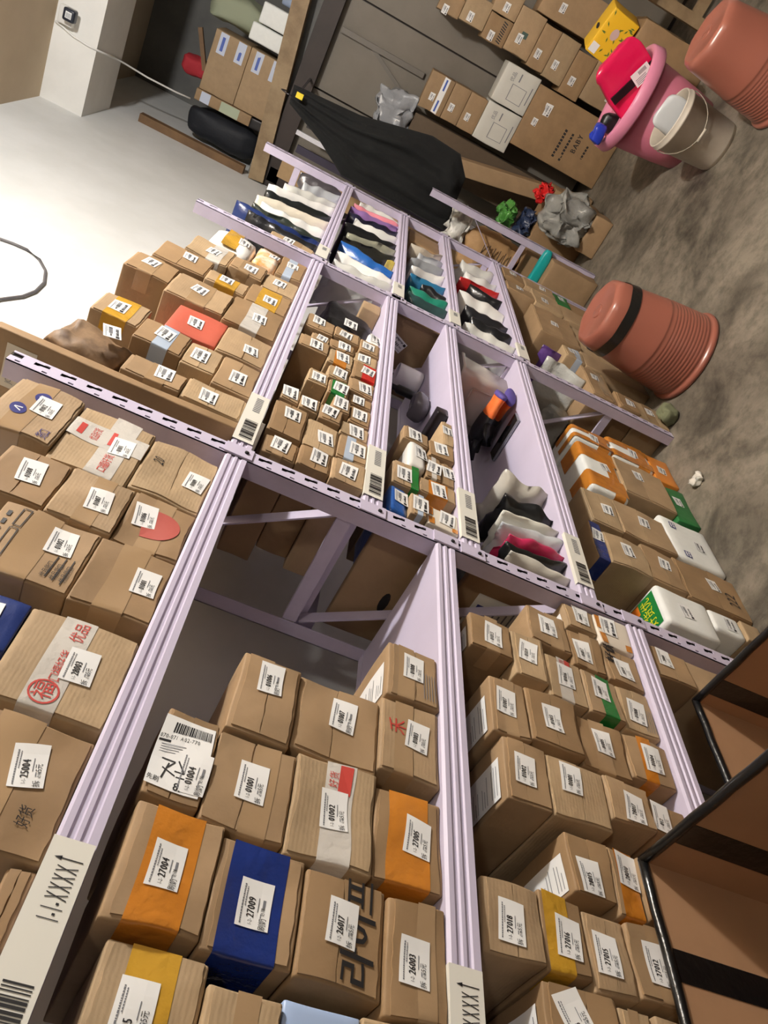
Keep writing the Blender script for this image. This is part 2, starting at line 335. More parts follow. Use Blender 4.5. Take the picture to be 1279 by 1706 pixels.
BOXES = [
 ('A0',0.810,[(0.343,0.421,1.556,1.588,'plain')]),
 ('A0',0.810,[(0.424,0.585,1.556,1.712,'25004',(0.64,0.36,14))]),
 ('A0',0.810,[(0.596,0.750,1.556,1.703,'28003',(0.52,0.38,3)), (0.663,0.752,1.703,1.796,'blue')]),
 ('A0',0.810,[(0.782,0.929,1.556,1.673,'01001',(0.55,0.25,3)), (0.783,0.929,1.673,1.818,'01002',(0.68,0.31,4))]),
 ('A0',0.810,[(0.935,1.074,1.556,1.664,'01006',(0.62,0.71,8)), (0.935,1.066,1.664,1.770,'01007',(0.51,0.40,8)), (0.936,1.063,1.770,1.872,'01008',(0.59,0.47,8))]),
 ('A0',0.810,[(1.079,1.246,1.556,1.684,'01009',(0.49,0.21,-4)), (1.069,1.259,1.684,1.821,'01011',(0.54,0.29,2)), (1.082,1.256,1.821,1.940,'01012',(0.60,0.40,2))]),
 ('B0',0.810,[(0.307,0.374,1.091,1.193,'plain'), (0.315,0.369,1.193,1.281,'lblue'), (0.305,0.365,1.281,1.362,'plain'), (0.298,0.385,1.362,1.470,'15',(0.27,0.59,0))]),
 ('B0',0.810,[(0.377,0.509,1.091,1.171,'26003',(0.46,0.55,-3)), (0.385,0.511,1.171,1.277,'26017',(0.55,0.54,-2)), (0.390,0.519,1.277,1.381,'27009',(0.47,0.50,0)), (0.394,0.528,1.381,1.488,'27004',(0.50,0.52,0))]),
 ('B0',0.810,[(0.527,0.660,1.091,1.192,'27005',(0.52,0.37,-6)), (0.522,0.671,1.192,1.307,'01002',(0.51,0.50,3)), (0.531,0.663,1.307,1.416,'01001',(0.53,0.50,1)), (0.544,0.673,1.416,1.490,'01004',(0.34,0.15,0))]),
 ('B0',0.810,[(0.683,0.820,1.091,1.191,'01003',(0.57,0.38,-6)), (0.674,0.807,1.191,1.322,'01007',(0.63,0.44,-2)), (0.666,0.808,1.322,1.415,'01006',(0.75,0.49,2))]),
 ('B0',0.810,[(0.825,0.943,1.091,1.186,'01008',(0.63,0.51,-3))]),
 ('C0',0.810,[(0.399,0.463,0.614,0.794,'hid'), (0.395,0.465,0.794,0.844,'plain'), (0.401,0.469,0.844,0.951,'03',(0.51,0.63,25))]),
 ('C0',0.810,[(0.480,0.575,0.614,0.713,'hid'), (0.476,0.579,0.713,0.803,'27012',(0.51,0.55,0)), (0.472,0.577,0.803,0.873,'27015',(0.48,0.60,-3)), (0.478,0.583,0.873,0.944,'27016',(0.46,0.45,-4)), (0.480,0.581,0.944,1.033,'27018',(0.44,0.55,-3))]),
 ('C0',0.810,[(0.592,0.690,0.614,0.755,'hid'), (0.588,0.694,0.755,0.805,'28010',(0.71,0.25,-3)), (0.600,0.695,0.805,0.879,'28015',(0.31,0.59,0))]),
 ('C0',0.810,[(0.755,0.814,0.614,0.697,'012',(0.30,0.79,-2)), (0.742,0.825,0.697,0.785,'28017',(0.38,0.45,-4)), (0.716,0.827,0.785,0.895,'01001',(0.67,0.63,-3)), (0.714,0.832,0.895,0.977,'01002',(0.53,0.55,0))]),
 ('C0',0.810,[(0.854,0.951,0.614,0.708,'01004',(0.55,0.44,0)), (0.837,0.952,0.708,0.813,'01005',(0.58,0.49,0)), (0.841,0.963,0.813,0.918,'01003',(0.53,0.54,0)), (0.835,0.957,0.918,0.992,'01007',(0.58,0.59,-3))]),
 ('C0',0.810,[(0.964,1.073,0.614,0.692,'01008',(0.48,0.55,-4)), (0.968,1.077,0.692,0.775,'01009',(0.63,0.54,-3)), (0.970,1.077,0.775,0.859,'01016',(0.58,0.50,0)), (0.989,1.105,0.859,0.930,'01019',(0.59,0.53,-10)), (1.022,1.110,0.930,1.021,'01013',(0.52,0.47,-4))]),
 ('C0',0.810,[(1.085,1.183,0.614,0.701,'01014',(0.46,0.49,0)), (1.089,1.191,0.701,0.783,'01017',(0.46,0.67,0)), (1.108,1.212,0.783,0.878,'01018',(0.55,0.55,-2))]),
 ('C0',0.810,[(1.186,1.279,0.614,0.700,'worange',(0.71,0.62,-3)), (1.204,1.279,0.700,0.775,'01012',(0.81,0.46,-3))]),
 ('A1',0.810,[(1.431,1.523,1.556,1.691,'s'), (1.431,1.510,1.691,1.819,'s')]),
 ('A1',0.810,[(1.539,1.687,1.556,1.649,'s'), (1.580,1.697,1.649,1.731,'s'), (1.586,1.700,1.731,1.845,'s'), (1.634,1.748,1.845,1.957,'orange')]),
 ('A1',0.810,[(1.709,1.863,1.556,1.679,'s'), (1.720,1.879,1.679,1.808,'red')]),
 ('A1',0.810,[(1.882,2.073,1.556,1.704,'s'), (1.890,2.050,1.704,1.863,'s'), (1.937,2.061,1.863,1.984,'s')]),
 ('A1',0.810,[(2.084,2.229,1.556,1.684,'orange'), (2.113,2.194,1.684,1.806,'orange'), (2.121,2.259,1.806,1.958,'s')]),
 ('A1',0.810,[(2.254,2.391,1.556,1.663,'s'), (2.266,2.379,1.663,1.771,'s'), (2.262,2.413,1.771,1.904,'s')]),
 ('A1',0.810,[(2.427,2.617,1.556,1.645,'s'), (2.438,2.606,1.645,1.728,'obag'), (2.416,2.603,1.728,1.876,'wroll')]),
 ('A1',0.810,[(2.743,2.829,1.556,1.725,'s')]),
 ('B1',0.810,[(1.360,1.456,1.262,1.341,'s'), (1.371,1.453,1.341,1.417,'s'), (1.369,1.444,1.417,1.495,'s')]),
 ('B1',0.810,[(1.471,1.574,1.262,1.335,'s'), (1.459,1.584,1.335,1.417,'s'), (1.452,1.601,1.417,1.500,'s')]),
 ('B1',0.810,[(1.587,1.649,1.262,1.337,'s'), (1.600,1.676,1.337,1.397,'s'), (1.607,1.677,1.397,1.447,'s'), (1.626,1.696,1.447,1.495,'s')]),
 ('B1',0.810,[(1.666,1.755,1.262,1.320,'s'), (1.679,1.747,1.320,1.369,'s')]),
 ('B1',0.810,[(1.768,1.819,1.262,1.332,'s'), (1.750,1.832,1.332,1.390,'green'), (1.777,1.858,1.390,1.448,'s')]),
 ('B1',0.810,[(1.835,1.916,1.262,1.339,'s'), (1.861,1.928,1.339,1.400,'s')]),
 ('B1',0.810,[(1.919,2.027,1.262,1.335,'red'), (1.945,2.038,1.335,1.411,'orange'), (1.970,2.046,1.411,1.501,'s')]),
 ('B1',0.810,[(2.030,2.101,1.262,1.336,'s'), (2.057,2.115,1.336,1.415,'s'), (2.049,2.097,1.415,1.471,'s')]),
 ('B1',0.810,[(2.104,2.202,1.262,1.327,'s'), (2.136,2.216,1.327,1.410,'s'), (2.125,2.225,1.410,1.499,'s')]),
 ('B1',0.810,[(2.218,2.294,1.262,1.304,'wroll')]),
 ('C1',0.810,[(1.360,1.435,1.026,1.106,'worange'), (1.364,1.447,1.106,1.149,'s'), (1.357,1.467,1.149,1.198,'bluebag')]),
 ('C1',0.810,[(1.486,1.549,1.026,1.126,'orange'), (1.470,1.570,1.126,1.196,'greentape')]),
 ('C1',0.810,[(1.564,1.666,1.026,1.065,'s'), (1.562,1.666,1.065,1.107,'s'), (1.573,1.693,1.107,1.159,'wbag')]),
 ('C1',0.810,[(1.672,1.751,1.026,1.099,'s'), (1.696,1.766,1.099,1.173,'s')]),
 ('C1',0.810,[(1.754,1.890,1.026,1.060,'s')]),
 ('F1',0.885,[(1.585,1.666,0.000,0.066,'hid'), (1.581,1.670,0.066,0.177,'foam'), (1.514,1.674,0.177,0.354,'foamg')]),
 ('F1',0.885,[(1.686,1.872,0.000,0.231,'222'), (1.688,1.858,0.231,0.351,'s'), (1.685,1.834,0.351,0.491,'s'), (1.683,1.864,0.491,0.533,'dblue')]),
 ('F1',0.885,[(1.898,2.139,0.000,0.194,'foamb'), (1.890,2.081,0.194,0.394,'s'), (1.881,2.073,0.394,0.509,'s')]),
 ('F1',0.885,[(2.168,2.397,0.000,0.093,'greenbox'), (2.192,2.428,0.093,0.307,'s'), (2.119,2.440,0.307,0.456,'foamo')]),
 ('F1',0.885,[(2.431,2.625,0.000,0.100,'orangebox'), (2.466,2.623,0.100,0.284,'foamo'), (2.467,2.570,0.284,0.454,'foamo')]),
 ('F0',0.810,[(1.161,1.256,0.000,0.455,'hid'), (1.161,1.256,0.455,0.556,'28001',(0.68,0.70,-2))]),
 ('E2',0.800,[(2.745,2.920,0.000,0.145,'s'), (2.750,2.890,0.145,0.242,'s'), (2.770,3.060,0.242,0.359,'s')]),
 ('E2',0.800,[(3.070,3.240,0.000,0.330,'hid'), (3.075,3.200,0.330,0.430,'s')]),
 ('E2',0.800,[(3.260,3.610,0.000,0.317,'hid'), (3.255,3.617,0.317,0.530,'s')]),
 ('E2',0.800,[(3.680,3.890,0.000,0.333,'hid'), (3.677,3.895,0.333,0.495,'s'), (3.700,3.820,0.495,0.650,'s')]),
 ('E2',0.800,[(3.920,4.080,0.000,0.240,'hid'), (3.920,4.080,0.240,0.330,'greenbox'), (3.920,4.080,0.330,0.519,'s'), (3.930,4.080,0.519,0.643,'s')]),
]

# ================================================================== SETTING
def wood(name, rgb, c2): return mat(name, rgb, .65, nscale=7, col2=c2, bump=.3, bscale=30)
def floor_mat():
    m = bpy.data.materials.new('stained_concrete'); m.use_nodes = True; nt = m.node_tree; N = nt.nodes; L = nt.links; b = N['Principled BSDF']
    tc = N.new('ShaderNodeTexCoord')
    n1 = N.new('ShaderNodeTexNoise'); n1.inputs['Scale'].default_value = 2.6; n1.inputs['Detail'].default_value = 9; n1.inputs['Roughness'].default_value = .65; n1.inputs['Distortion'].default_value = .6
    n2 = N.new('ShaderNodeTexNoise'); n2.inputs['Scale'].default_value = 16; n2.inputs['Detail'].default_value = 8; n2.inputs['Roughness'].default_value = .7
    for n in (n1, n2): L.new(tc.outputs['Object'], n.inputs['Vector'])
    r = N.new('ShaderNodeValToRGB'); e = r.color_ramp.elements
    e[0].position = .32; e[0].color = (*s2l((64, 59, 51)), 1); e[1].position = .60; e[1].color = (*s2l((132, 124, 110)), 1)
    x = e.new(.46); x.color = (*s2l((106, 99, 87)), 1)
    L.new(n1.outputs['Fac'], r.inputs['Fac'])
    r2 = N.new('ShaderNodeValToRGB'); r2.color_ramp.elements[0].position = .36; r2.color_ramp.elements[0].color = (.45, .44, .42, 1); r2.color_ramp.elements[1].position = .55; r2.color_ramp.elements[1].color = (1, 1, 1, 1)
    L.new(n2.outputs['Fac'], r2.inputs['Fac'])
    mx = N.new('ShaderNodeMix'); mx.data_type = 'RGBA'; mx.blend_type = 'MULTIPLY'; mx.inputs['Factor'].default_value = .7
    L.new(r.outputs['Color'], mx.inputs['A']); L.new(r2.outputs['Color'], mx.inputs['B']); L.new(mx.outputs['Result'], b.inputs['Base Color'])
    rr = N.new('ShaderNodeMapRange'); rr.inputs['To Min'].default_value = .42; rr.inputs['To Max'].default_value = .8
    L.new(n1.outputs['Fac'], rr.inputs['Value']); L.new(rr.outputs['Result'], b.inputs['Roughness'])
    bp = N.new('ShaderNodeBump'); bp.inputs['Strength'].default_value = .5; bp.inputs['Distance'].default_value = .01
    L.new(n2.outputs['Fac'], bp.inputs['Height']); L.new(bp.outputs['Normal'], b.inputs['Normal'])
    return m
WALL = mat('white_plaster', (234, 235, 233), .8, nscale=3, col2=(225, 226, 223), bump=.12, bscale=9)
WALLB = mat('end_plaster', (234, 232, 226), .8, nscale=4, col2=(226, 224, 218), bump=.1, bscale=9)
CEIL = mat('beige_ceiling', (204, 184, 156), .85, nscale=3, col2=(196, 176, 148))
DARKW = mat('loft_grey', (120, 119, 114), .9, nscale=3, col2=(104, 103, 100))
DOORM = mat('door_taupe', (124, 117, 106), .6, nscale=2.2, col2=(112, 105, 94), bump=.1, bscale=10)
DOORF = mat('door_dark_brown', (58, 48, 44), .6, nscale=4, col2=(48, 40, 36))
WOOD = wood('old_pine', (160, 138, 106), (128, 106, 78)); WOOD2 = wood('dusty_pine', (128, 98, 66), (104, 78, 52))
XE, XL, YB, HC = 5.37, 5.90, 1.44, 3.52
def slab(name, lo, hi, m, label=None, parent=None):
    mb = MB(); mb.box(lo, hi, m); o = mb.build(name, parent)
    if not parent: struct(o, label)
    return o
slab('floor', (-3, -4.2, -.1), (9, YB + .1, 0), floor_mat(), 'stained grey concrete floor')
slab('wall_back', (-3, YB, 0), (9, YB + .1, HC), WALL, 'white plaster wall behind the shelves')
slab('wall_end', (XE, -4.2, 3.25), (XL, YB, HC), WALLB, 'white lintel beam over the door recess')
DIM = mat('grey_brick_wall', (128, 120, 112), .9, nscale=4, col2=(104, 97, 90))
slab('wall_front', (-3, -4.3, 0), (9, -4.2, HC), DIM)
slab('wall_near', (-3.1, -4.3, 0), (-3, YB + .1, HC), DIM)
slab('ceiling', (-3.1, -4.3, HC), (9, YB + .1, HC + .1), CEIL, 'beige ceiling')
slab('wall_loft', (7.3, -4.2, 2.2), (7.4, YB, HC), DARKW, 'dark grey wall at the back of the loft')
# door under the loft
d = empty('door_1', (6.05, .1, 0)); struct(d, 'tall taupe boarded door under the loft')
def dpart(n, lo, hi, m):
    mb = MB(); mb.box((lo[0] - 6.05, lo[1] - .1, lo[2]), (hi[0] - 6.05, hi[1] - .1, hi[2]), m); return mb.build(n, d)
ys = [1.30, .70, .09, -.50, -1.10, -1.80]
for i in range(5): dpart('board', (6.05, ys[i + 1] + .006, .03), (6.085, ys[i] - .006, 2.05), DOORM)
dpart('door_backing', (6.085, -1.9, 0), (6.12, 1.44, 2.16), DOORF)
dpart('door_frame', (5.97, 1.30, 0), (6.10, 1.40, 2.10), DOORF); dpart('door_frame', (5.97, -1.9, 2.02), (6.10, 1.44, 2.15), DOORF)
dpart('latch_bar', (6.02, .285, 1.36), (6.049, .320, 1.98), mat('grey_bar', (112, 106, 98), .5))
mb = MB(); mb.bar((-.015, .215, 1.74), (-.015, .36, 1.45), .02, .025, MATS['grey_bar']); mb.build('latch_brace', d)
mb = MB(); mb.bar((5.99, -1.9, 2.50), (5.99, 1.43, 2.165), .12, .11, WOOD); o = struct(mb.build('trim_1'), 'pale wooden crossbeam along the edge of the loft')
o = slab('trim_2', (5.95, 1.385, 2.27), (6.02, 1.44, 3.06), WOOD2, 'wooden batten fixed upright to the white wall')
slab('floor_loft', (6.06, -1.9, 2.16), (7.3, 1.44, 2.25), DARKW)
slab('wall_side', (6.0, -4.2, 0), (6.1, -1.9, 3.25), WALLB)

# ================================================================== SHELVING RACK
def lpost(name, parent, x0, x1, yf, inward, z0, z1, holes=True):
    """perforated angle post: front plate with real slots, side plate on its near edge"""
    mb = MB(); t = .002; w = x1 - x0
    xs = [0, .20, .30, .52, .80, 1.0]
    pitch = .05; n = int((z1 - z0) / pitch)
    yb = yf + (t if inward > 0 else -t)
    def plate(a, b, c, d2): mb.box((x0 + a * w, min(yf, yb), c), (x0 + b * w, max(yf, yb), d2), LILAC)
    if holes:
        plate(0, .14, z0, z1); plate(.26, .50, z0, z1); plate(.84, 1, z0, z1)
        for i in range(n + 1):
            a = z0 + i * pitch; b = min(a + pitch, z1)
            plate(.14, .26, a, min(a + .012, b)); plate(.14, .26, min(a + .022, b), b)
            plate(.50, .84, a, min(a + .014, b)); plate(.50, .84, min(a + .042, b), b)
            # slanting bridge that leaves a wavy slot
            if a + .042 < b + .001:
                mb.add([(x0 + .50 * w, yf, a + .014), (x0 + .62 * w, yf, a + .014), (x0 + .58 * w, yf, a + .030), (x0 + .50 * w, yf, a + .034)], [(0, 1, 2, 3)], LILAC)
                mb.add([(x0 + .84 * w, yf, a + .042), (x0 + .74 * w, yf, a + .042), (x0 + .76 * w, yf, a + .026), (x0 + .84 * w, yf, a + .022)], [(0, 1, 2, 3)], LILAC)
        mb.box((x0 + .002, yf + .004, z0), (x1 - .001, yf + .005, z1), HOLE)
    else: plate(0, 1, z0, z1)
    y2 = yf + inward * .040
    mb.box((x0, min(yf, y2), z0), (x0 + t, max(yf, y2), z1), LILAC_DK)
    return mb.build(name, parent)
def beam(parent, x0, x1, ztop, yf=.800, h=.044, back=False):
    mb = MB(); g = .0028
    prof = [(yf + .004, ztop), (yf, ztop - .004), (yf, ztop - .011), (yf + g, ztop - .013), (yf + g, ztop - .018), (yf, ztop - .020), (yf, ztop - .025),
            (yf + g, ztop - .027), (yf + g, ztop - .032), (yf, ztop - .034), (yf, ztop - h), (yf + .028, ztop - h), (yf + .028, ztop)]
    if back: prof = [(2 * yf - a, b) for a, b in prof]
    n = len(prof); vs = [(x0, a, b) for a, b in prof] + [(x1, a, b) for a, b in prof]
    fs = [(i, (i + 1) % n, n + (i + 1) % n, n + i) for i in range(n)] + [tuple(range(n)), tuple(range(2 * n - 1, n - 1, -1))]
    mb.add(vs, fs, LILAC); return mb.build('beam', parent)
rack = empty('shelving_rack', (1.304, 1.0, 0))
tag(rack, 'long lilac steel shelving rack with perforated posts along the white wall', 'shelf')
RK = rack.location.copy()
class Sub:  # parts are modelled in world space, then moved under the rack
    pass
def under(o, root):
    o.parent = root; o.matrix_parent_inverse = Matrix.Translation(-root.location); return o
POSTS = [(-.126, -.086), (1.284, 1.324), (2.696, 2.736), (4.090, 4.130)]
LEVELS = [(0, [1.556, 1.091, .614]), (1, [1.556, 1.262, 1.026, .726]), (2, [1.552, 1.240, 1.000, .700])]
for (a, b) in POSTS:
    under(lpost('post', None, a, b, .800, 1, 0, 1.985), rack); under(lpost('post', None, a, b, 1.190, -1, 0, 1.985, False), rack)
    for z in (.28, .72, 1.283, 1.80):
        mb = MB(); mb.box((a + .004, .841, z - .016), (a + .016, 1.149, z + .016), LILAC_DK); under(mb.build('strut', None), rack)
    for (za, zb) in ((.30, .70), (.74, 1.26), (1.30, 1.78)):
        mb = MB(); mb.bar((a + .022, .842, za), (a + .022, 1.148, zb), .004, .028, LILAC_DK, up=(1, 0, 0)); under(mb.build('brace', None), rack)
done = set()
for bay, lev in LEVELS:
    x0 = POSTS[bay][1]; x1 = POSTS[bay + 1][0]
    for z in lev:
        under(beam(None, x0, x1, z), rack); under(beam(None, x0, x1, z, 1.190, back=True), rack)
        mb = MB(); mb.box((x0, .829, z - .016), (x1, 1.161, z - .001), LILAC)
        for q in range(1, 4): xx = x0 + (x1 - x0) * q / 4; mb.box((xx - .02, .83, z - .035), (xx + .02, 1.16, z - .016), LILAC_DK)
        under(mb.build('shelf_panel', None), rack)
        for px, sg in ((x0, -1), (x1, 1)):
            kk = (round(px if sg < 0 else px + .04, 2), round(z, 1))
            if kk in done: continue
            done.add(kk)
            mb = MB(); xa, xb = (px - .0395, px - .004) if sg < 0 else (px + .004, px + .0395)
            mb.box((xa, .7965, z - .052), (xb, .7995, z + .006), LILAC)
            mb.lathe([(.0045, 0), (.0045, .003), (.002, .004)], HOLE, 8, T=lambda p, xa=xa, xb=xb, z=z: Vector(((xa + xb) / 2 + p.x, .7965 - p.z, z - .038 + p.y)), close_last=True)
            under(mb.build('beam_bracket', None), rack)

def beam_tag(x0, x1, ztop, txt=None, bars=True, label='', flip=False, tilt=0):
    """paper location card folded over the front of a beam"""
    mb = MB(); y = .7975; zt = ztop + .0014; zb = ztop - .043
    L = x1 - x0
    P = lambda x, z: Vector((x0 + x, y, zb + z)); Q = lambda x, z: Vector((x0 + x, y - .0006, zb + z))
    rect(mb, 0, 0, L, .0444, P, mat('card_white', (226, 224, 214), .45)); 
    vs = [(x0, y, zt), (x1, y, zt), (x1, y + .010, zt), (x0, y + .010, zt)]; mb.add(vs, [(0, 1, 2, 3)], MATS['card_white'])
    if bars:
        x = .012; rg = random.Random(3)
        while x < L * .42: d2 = rg.choice((.0012, .002, .003)); rect(mb, x, .006, x + d2, .034, Q, INK); x += d2 + rg.choice((.0012, .002, .003))
    if txt:
        e = text(mb, txt, L - .083, .008, .022, Q, INK, .30, .26)
        mb.add([Q(e + .004, .006), Q(e + .0052, .006), Q(e + .0052, .030), Q(e + .004, .030)], [(0, 1, 2, 3)], INK)
        mb.add([Q(e + .0022, .028), Q(e + .0070, .028), Q(e + .0046, .036)], [(0, 1, 2)], INK)
    else:
        rg = random.Random(int(x0 * 100)); x = L * .62
        while x < L - .02: rect(mb, x, .012, x + .004, .028, Q, GREYINK); x += .0075
    o = mb.build('shelf_card', None); tag(o, label, 'label'); return o
beam_tag(.22, .458, 1.556, '1-1-XXXX', label='white shelf card reading 1-1-XXXX on the top beam')
beam_tag(.20, .446, 1.091, '1-2-XXXX', label='cream shelf card reading 1-2-XXXX on the second beam')
SCARD = [(1.345, 1.562, 1.556, 'top'), (1.347, 1.564, 1.262, 'second'), (1.345, 1.548, 1.026, 'third'), (1.36, 1.56, .726, 'bottom')]
for a, b, z, w_ in SCARD: beam_tag(a, b, z, None, label='white barcode card at the near end of the middle bay %s beam' % w_)
for a, b, z, w_ in [(2.75, 2.90, 1.552, 'top'), (2.75, 2.90, 1.24, 'second'), (2.75, 2.90, 1.0, 'third'), (2.75, 2.90, .70, 'bottom')]: beam_tag(a, b, z, None, bars=False, label='white card at the near end of the far bay %s beam' % w_)

# ================================================================== PARCELS ON THE RACK
TAG_BODY = {'blue': mat('navy_poly', (34, 52, 112), .3, bump=.4, bscale=40), 'lblue': mat('pale_blue_card', (168, 190, 226), .4), 'red': mat('salmon_card', (196, 96, 76), .55, var=.1, nscale=15, bump=.2),
            'worange': mat('white_card', (222, 212, 196), .5), 'foam': FOAM, 'foamg': FOAM, 'foamb': FOAM, 'foamo': FOAM, 'dblue': mat('cardboard_b', (0, 0, 0)), 'greenbox': mat('green_card', (34, 112, 56), .45, bump=.3),
            'orangebox': mat('orange_wrapped', (212, 132, 52), .35, bump=.3)}
BAGS = {'obag': ((236, 160, 60), 'orange and white soft plastic parcel'), 'wroll': ((236, 234, 228), 'white soft wrapped parcel'), 'bluebag': ((36, 92, 172), 'bright blue plastic bag parcel'), 'wbag': ((226, 224, 218), 'white bagged parcel')}
def front_pos(n, total):
    return 'only parcel' if total == 1 else 'at the bottom' if n == 0 else 'topmost' if n == total - 1 else '%s from bottom' % ORD[n]
cnt = {}
for sh, Y, rows in BOXES:
    cnt[sh] = cnt.get(sh, 0) + 1; si = cnt[sh]
    vis = [r for r in rows if r[4] != 'hid']
    for n, r in enumerate(rows):
        x0, x1, z0, z1, tg = r[:5]; lab = r[5] if len(r) > 5 else None
        seed = int(x0 * 7919 + z0 * 104729); rg = random.Random(seed)
        w, h = x1 - x0 - .002, z1 - z0 - .0012
        near_bay = sh[1] == '0'
        dep = {'A': rg.uniform(.45, .53), 'F': rg.uniform(.22, .27), }.get(sh[0], rg.uniform(.24, .30))
        if tg.startswith('foam'): dep = .26
        jit = 0 if tg.startswith('foam') else rg.uniform(-.006, .006)
        y0 = Y + jit
        loc = ((x0 + x1) / 2, y0 + dep / 2, z0 + .0006)
        pos = front_pos(vis.index(r), len(vis)) if tg != 'hid' else 'lowest hidden'
        where = '%s stack, %s, %s' % (ORD[si - 1], SHELF[sh], pos)
        grp = 'parcels on the ' + SHELF[sh] if sh[0] not in 'FE' else 'parcels on the ' + SHELF[sh]
        if tg in BAGS:
            rgb, nm = BAGS[tg]
            c = Carton((w, .20, h), .004, min(w, h) * .34, seed)
            mb = MB(); c.body(mb, mat('poly_' + tg, rgb, .3, bump=.6, bscale=30, coat=.2, **({'col2': (246, 240, 228), 'nscale': 22} if tg == 'obag' else {})), 7)
            o = mb.build('soft_parcel', None, (loc[0], y0 + .10, loc[2])); tag(o, nm + ', ' + where, 'parcel', grp)
            if tg == 'wroll' and w > .1:
                mb = MB(); c.tape_h(mb, -h * .12, h * .22, TAPE['yellow'], ret=.02, x0=-w * .42); mb.build('tape', o)
            sticker(c, o, .6, .3, rg.uniform(-6, 6), None, scale=.9)
            continue
        c = Carton((w, dep, h), (.0026 if near_bay else .0020) if not tg.startswith('foam') else .001, .012 if tg.startswith('foam') else .003, seed)
        body = TAG_BODY.get(tg) if not (tg == 'red' and sh == 'B1') else None
        body = body or CARD[rg.randrange(4)]
        mb = MB(); c.body(mb, body, 8 if near_bay else 6)
        o = mb.build('foam_box' if tg.startswith('foam') else 'parcel', None, loc, (0, 0, rg.uniform(-.012, .012)))
        kind = 'foam box' if tg.startswith('foam') else 'parcel'
        desc = {'blue': 'navy plastic', 'lblue': 'pale blue', 'red': 'salmon red' if sh == 'A1' else 'brown red-taped', 'worange': 'white and orange', 'foam': 'plain white', 'foamg': 'white green-stickered', 'foamb': 'white blue-stamped',
                'foamo': 'orange-taped white', 'dblue': 'navy-wrapped', 'greenbox': 'green', 'orangebox': 'orange', 'orange': 'orange-taped brown', 'green': 'green-taped brown', 'greentape': 'green-edged brown'}.get(tg, 'brown cardboard')
        if tg.isdigit() and tg != '222' and near_bay: L_ = 'brown cardboard parcel with sticker ending %s, %s' % (tg, where)
        else: L_ = '%s %s, %s' % (desc, kind, where)
        tag(o, L_, 'parcel' if kind == 'parcel' else 'box', grp)
        if tg == 'hid': continue
        if body in CARD and tg != 'dblue':
            ins = rg.uniform(.001, .006); seam = h * rg.uniform(-.06, .06); lo_ = -h / 2 + rg.uniform(.002, .007); hi_ = h / 2 - rg.uniform(.002, .010)
            for (a_, b_) in ((lo_, seam - .0007), (seam + .0007, hi_)):
                mb = MB(); c.flap(mb, -w / 2 + ins, w / 2 - rg.uniform(.001, .006), a_, b_, body, rg=rg); mb.build('flap', o)
            c.lift = .0022
        # ---- tape
        Tt = None; z_lo, z_hi = -h * .22, h * .22
        key = (sh, tg)
        TS = {('A0', '28003'): ('clear', -.10, .20), ('A0', '01011'): ('clear', -.30, .05), ('A0', '01002'): ('tan', -.1, .2), ('A0', '01001'): ('tan', -.15, .2), ('A0', '01007'): ('tan', -.2, .1),
              ('B0', '15'): ('yellow', -.22, .25), ('B0', '27009'): ('blue', -.30, .36), ('B0', '27004'): ('orange', -.28, .28), ('B0', '27005'): ('orange', -.30, .30), ('B0', '01002'): ('clear', -.22, .14),
              ('C0', '28010'): ('orange', -.42, .3), ('C0', '27016'): ('yellow', -.12, .44), ('C0', '01016'): ('clear', -.15, .2), ('C0', '01009'): ('green', -.30, .10), ('C0', '01004'): ('orange', -.1, .2)}
        if key in TS: Tt, a, b = TS[key]; z_lo, z_hi = a * h, b * h
        elif tg == 'orange': Tt = 'yellow' if sh == 'A1' else 'orange'; z_lo, z_hi = -h * .25, h * .25
        elif tg == 'red' and sh == 'B1': Tt = 'red'; z_lo, z_hi = -h * .45, h * .1
        elif tg == 'green': Tt = 'green'; z_lo, z_hi = -h * .3, h * .35
        elif tg == 'greentape': Tt = 'green'; z_lo, z_hi = -h * .48, -h * .2
        elif tg == 'dblue': Tt = 'blue'; z_lo, z_hi = -h * .46, h * .46
        elif tg in ('s', 'plain') or tg.isdigit():
            if rg.random() < .45: Tt = rg.choice(('tan', 'tan', 'tan', 'clear', 'palebl') if sh[1] != '0' else ('tan',)); q = rg.uniform(-.15, .15); z_lo, z_hi = h * (q - .16), h * (q + .16)
        if Tt:
            mb = MB(); c.tape_h(mb, z_lo, z_hi, TAPE[Tt], ret=rg.uniform(.04, .09)); mb.build('tape', o)
        if tg == 'foamo':
            for a, b in ((-.46, -.16), (.16, .46)):
                mb = MB(); c.tape_v(mb, a * w, b * w, TAPE['orange'], ret=.10, off=.0012); mb.build('tape', o)
            mb = MB(); c.tape_h(mb, -h * .4, -h * .12, TAPE['orange'], ret=.1, off=.0016); mb.build('tape', o)
        # ---- print
        mb = None
        F = c.front(0, 0, 0, .0014)
        if key == ('A0', '28003'):
            mb = MB(); zz = .05 * h
            text(mb, '口福好货', -w * .20, zz - .010, .012, F, REDINK, .8, .06); text(mb, '优品', w * .25, zz - .012, .015, F, REDINK, .8)
            for rr in (.019, .0165):
                pass
            for k2 in range(20):
                t0, t1 = 2 * math.pi * k2 / 20, 2 * math.pi * (k2 + 1) / 20
                mb.add([F(-w * .33 + math.cos(t) * q, zz + math.sin(t) * q) for t, q in ((t0, .016), (t1, .016), (t1, .0185), (t0, .0185))], [(0, 1, 2, 3)], REDINK)
            text(mb, '福', -w * .33 - .011, zz - .009, .019, F, REDINK, 1)
        elif key == ('A0', '01006'):
            mb = MB(); cx, cz = w * .02, -h * .05; pts = []
            for k2 in range(13): t = math.pi + math.pi * k2 / 12; pts.append((cx + math.cos(t) * .036, cz + math.sin(t) * .034))
            pts += [(cx + .036, cz + .022), (cx + .012, cz + .030), (cx - .036, cz + .022)]
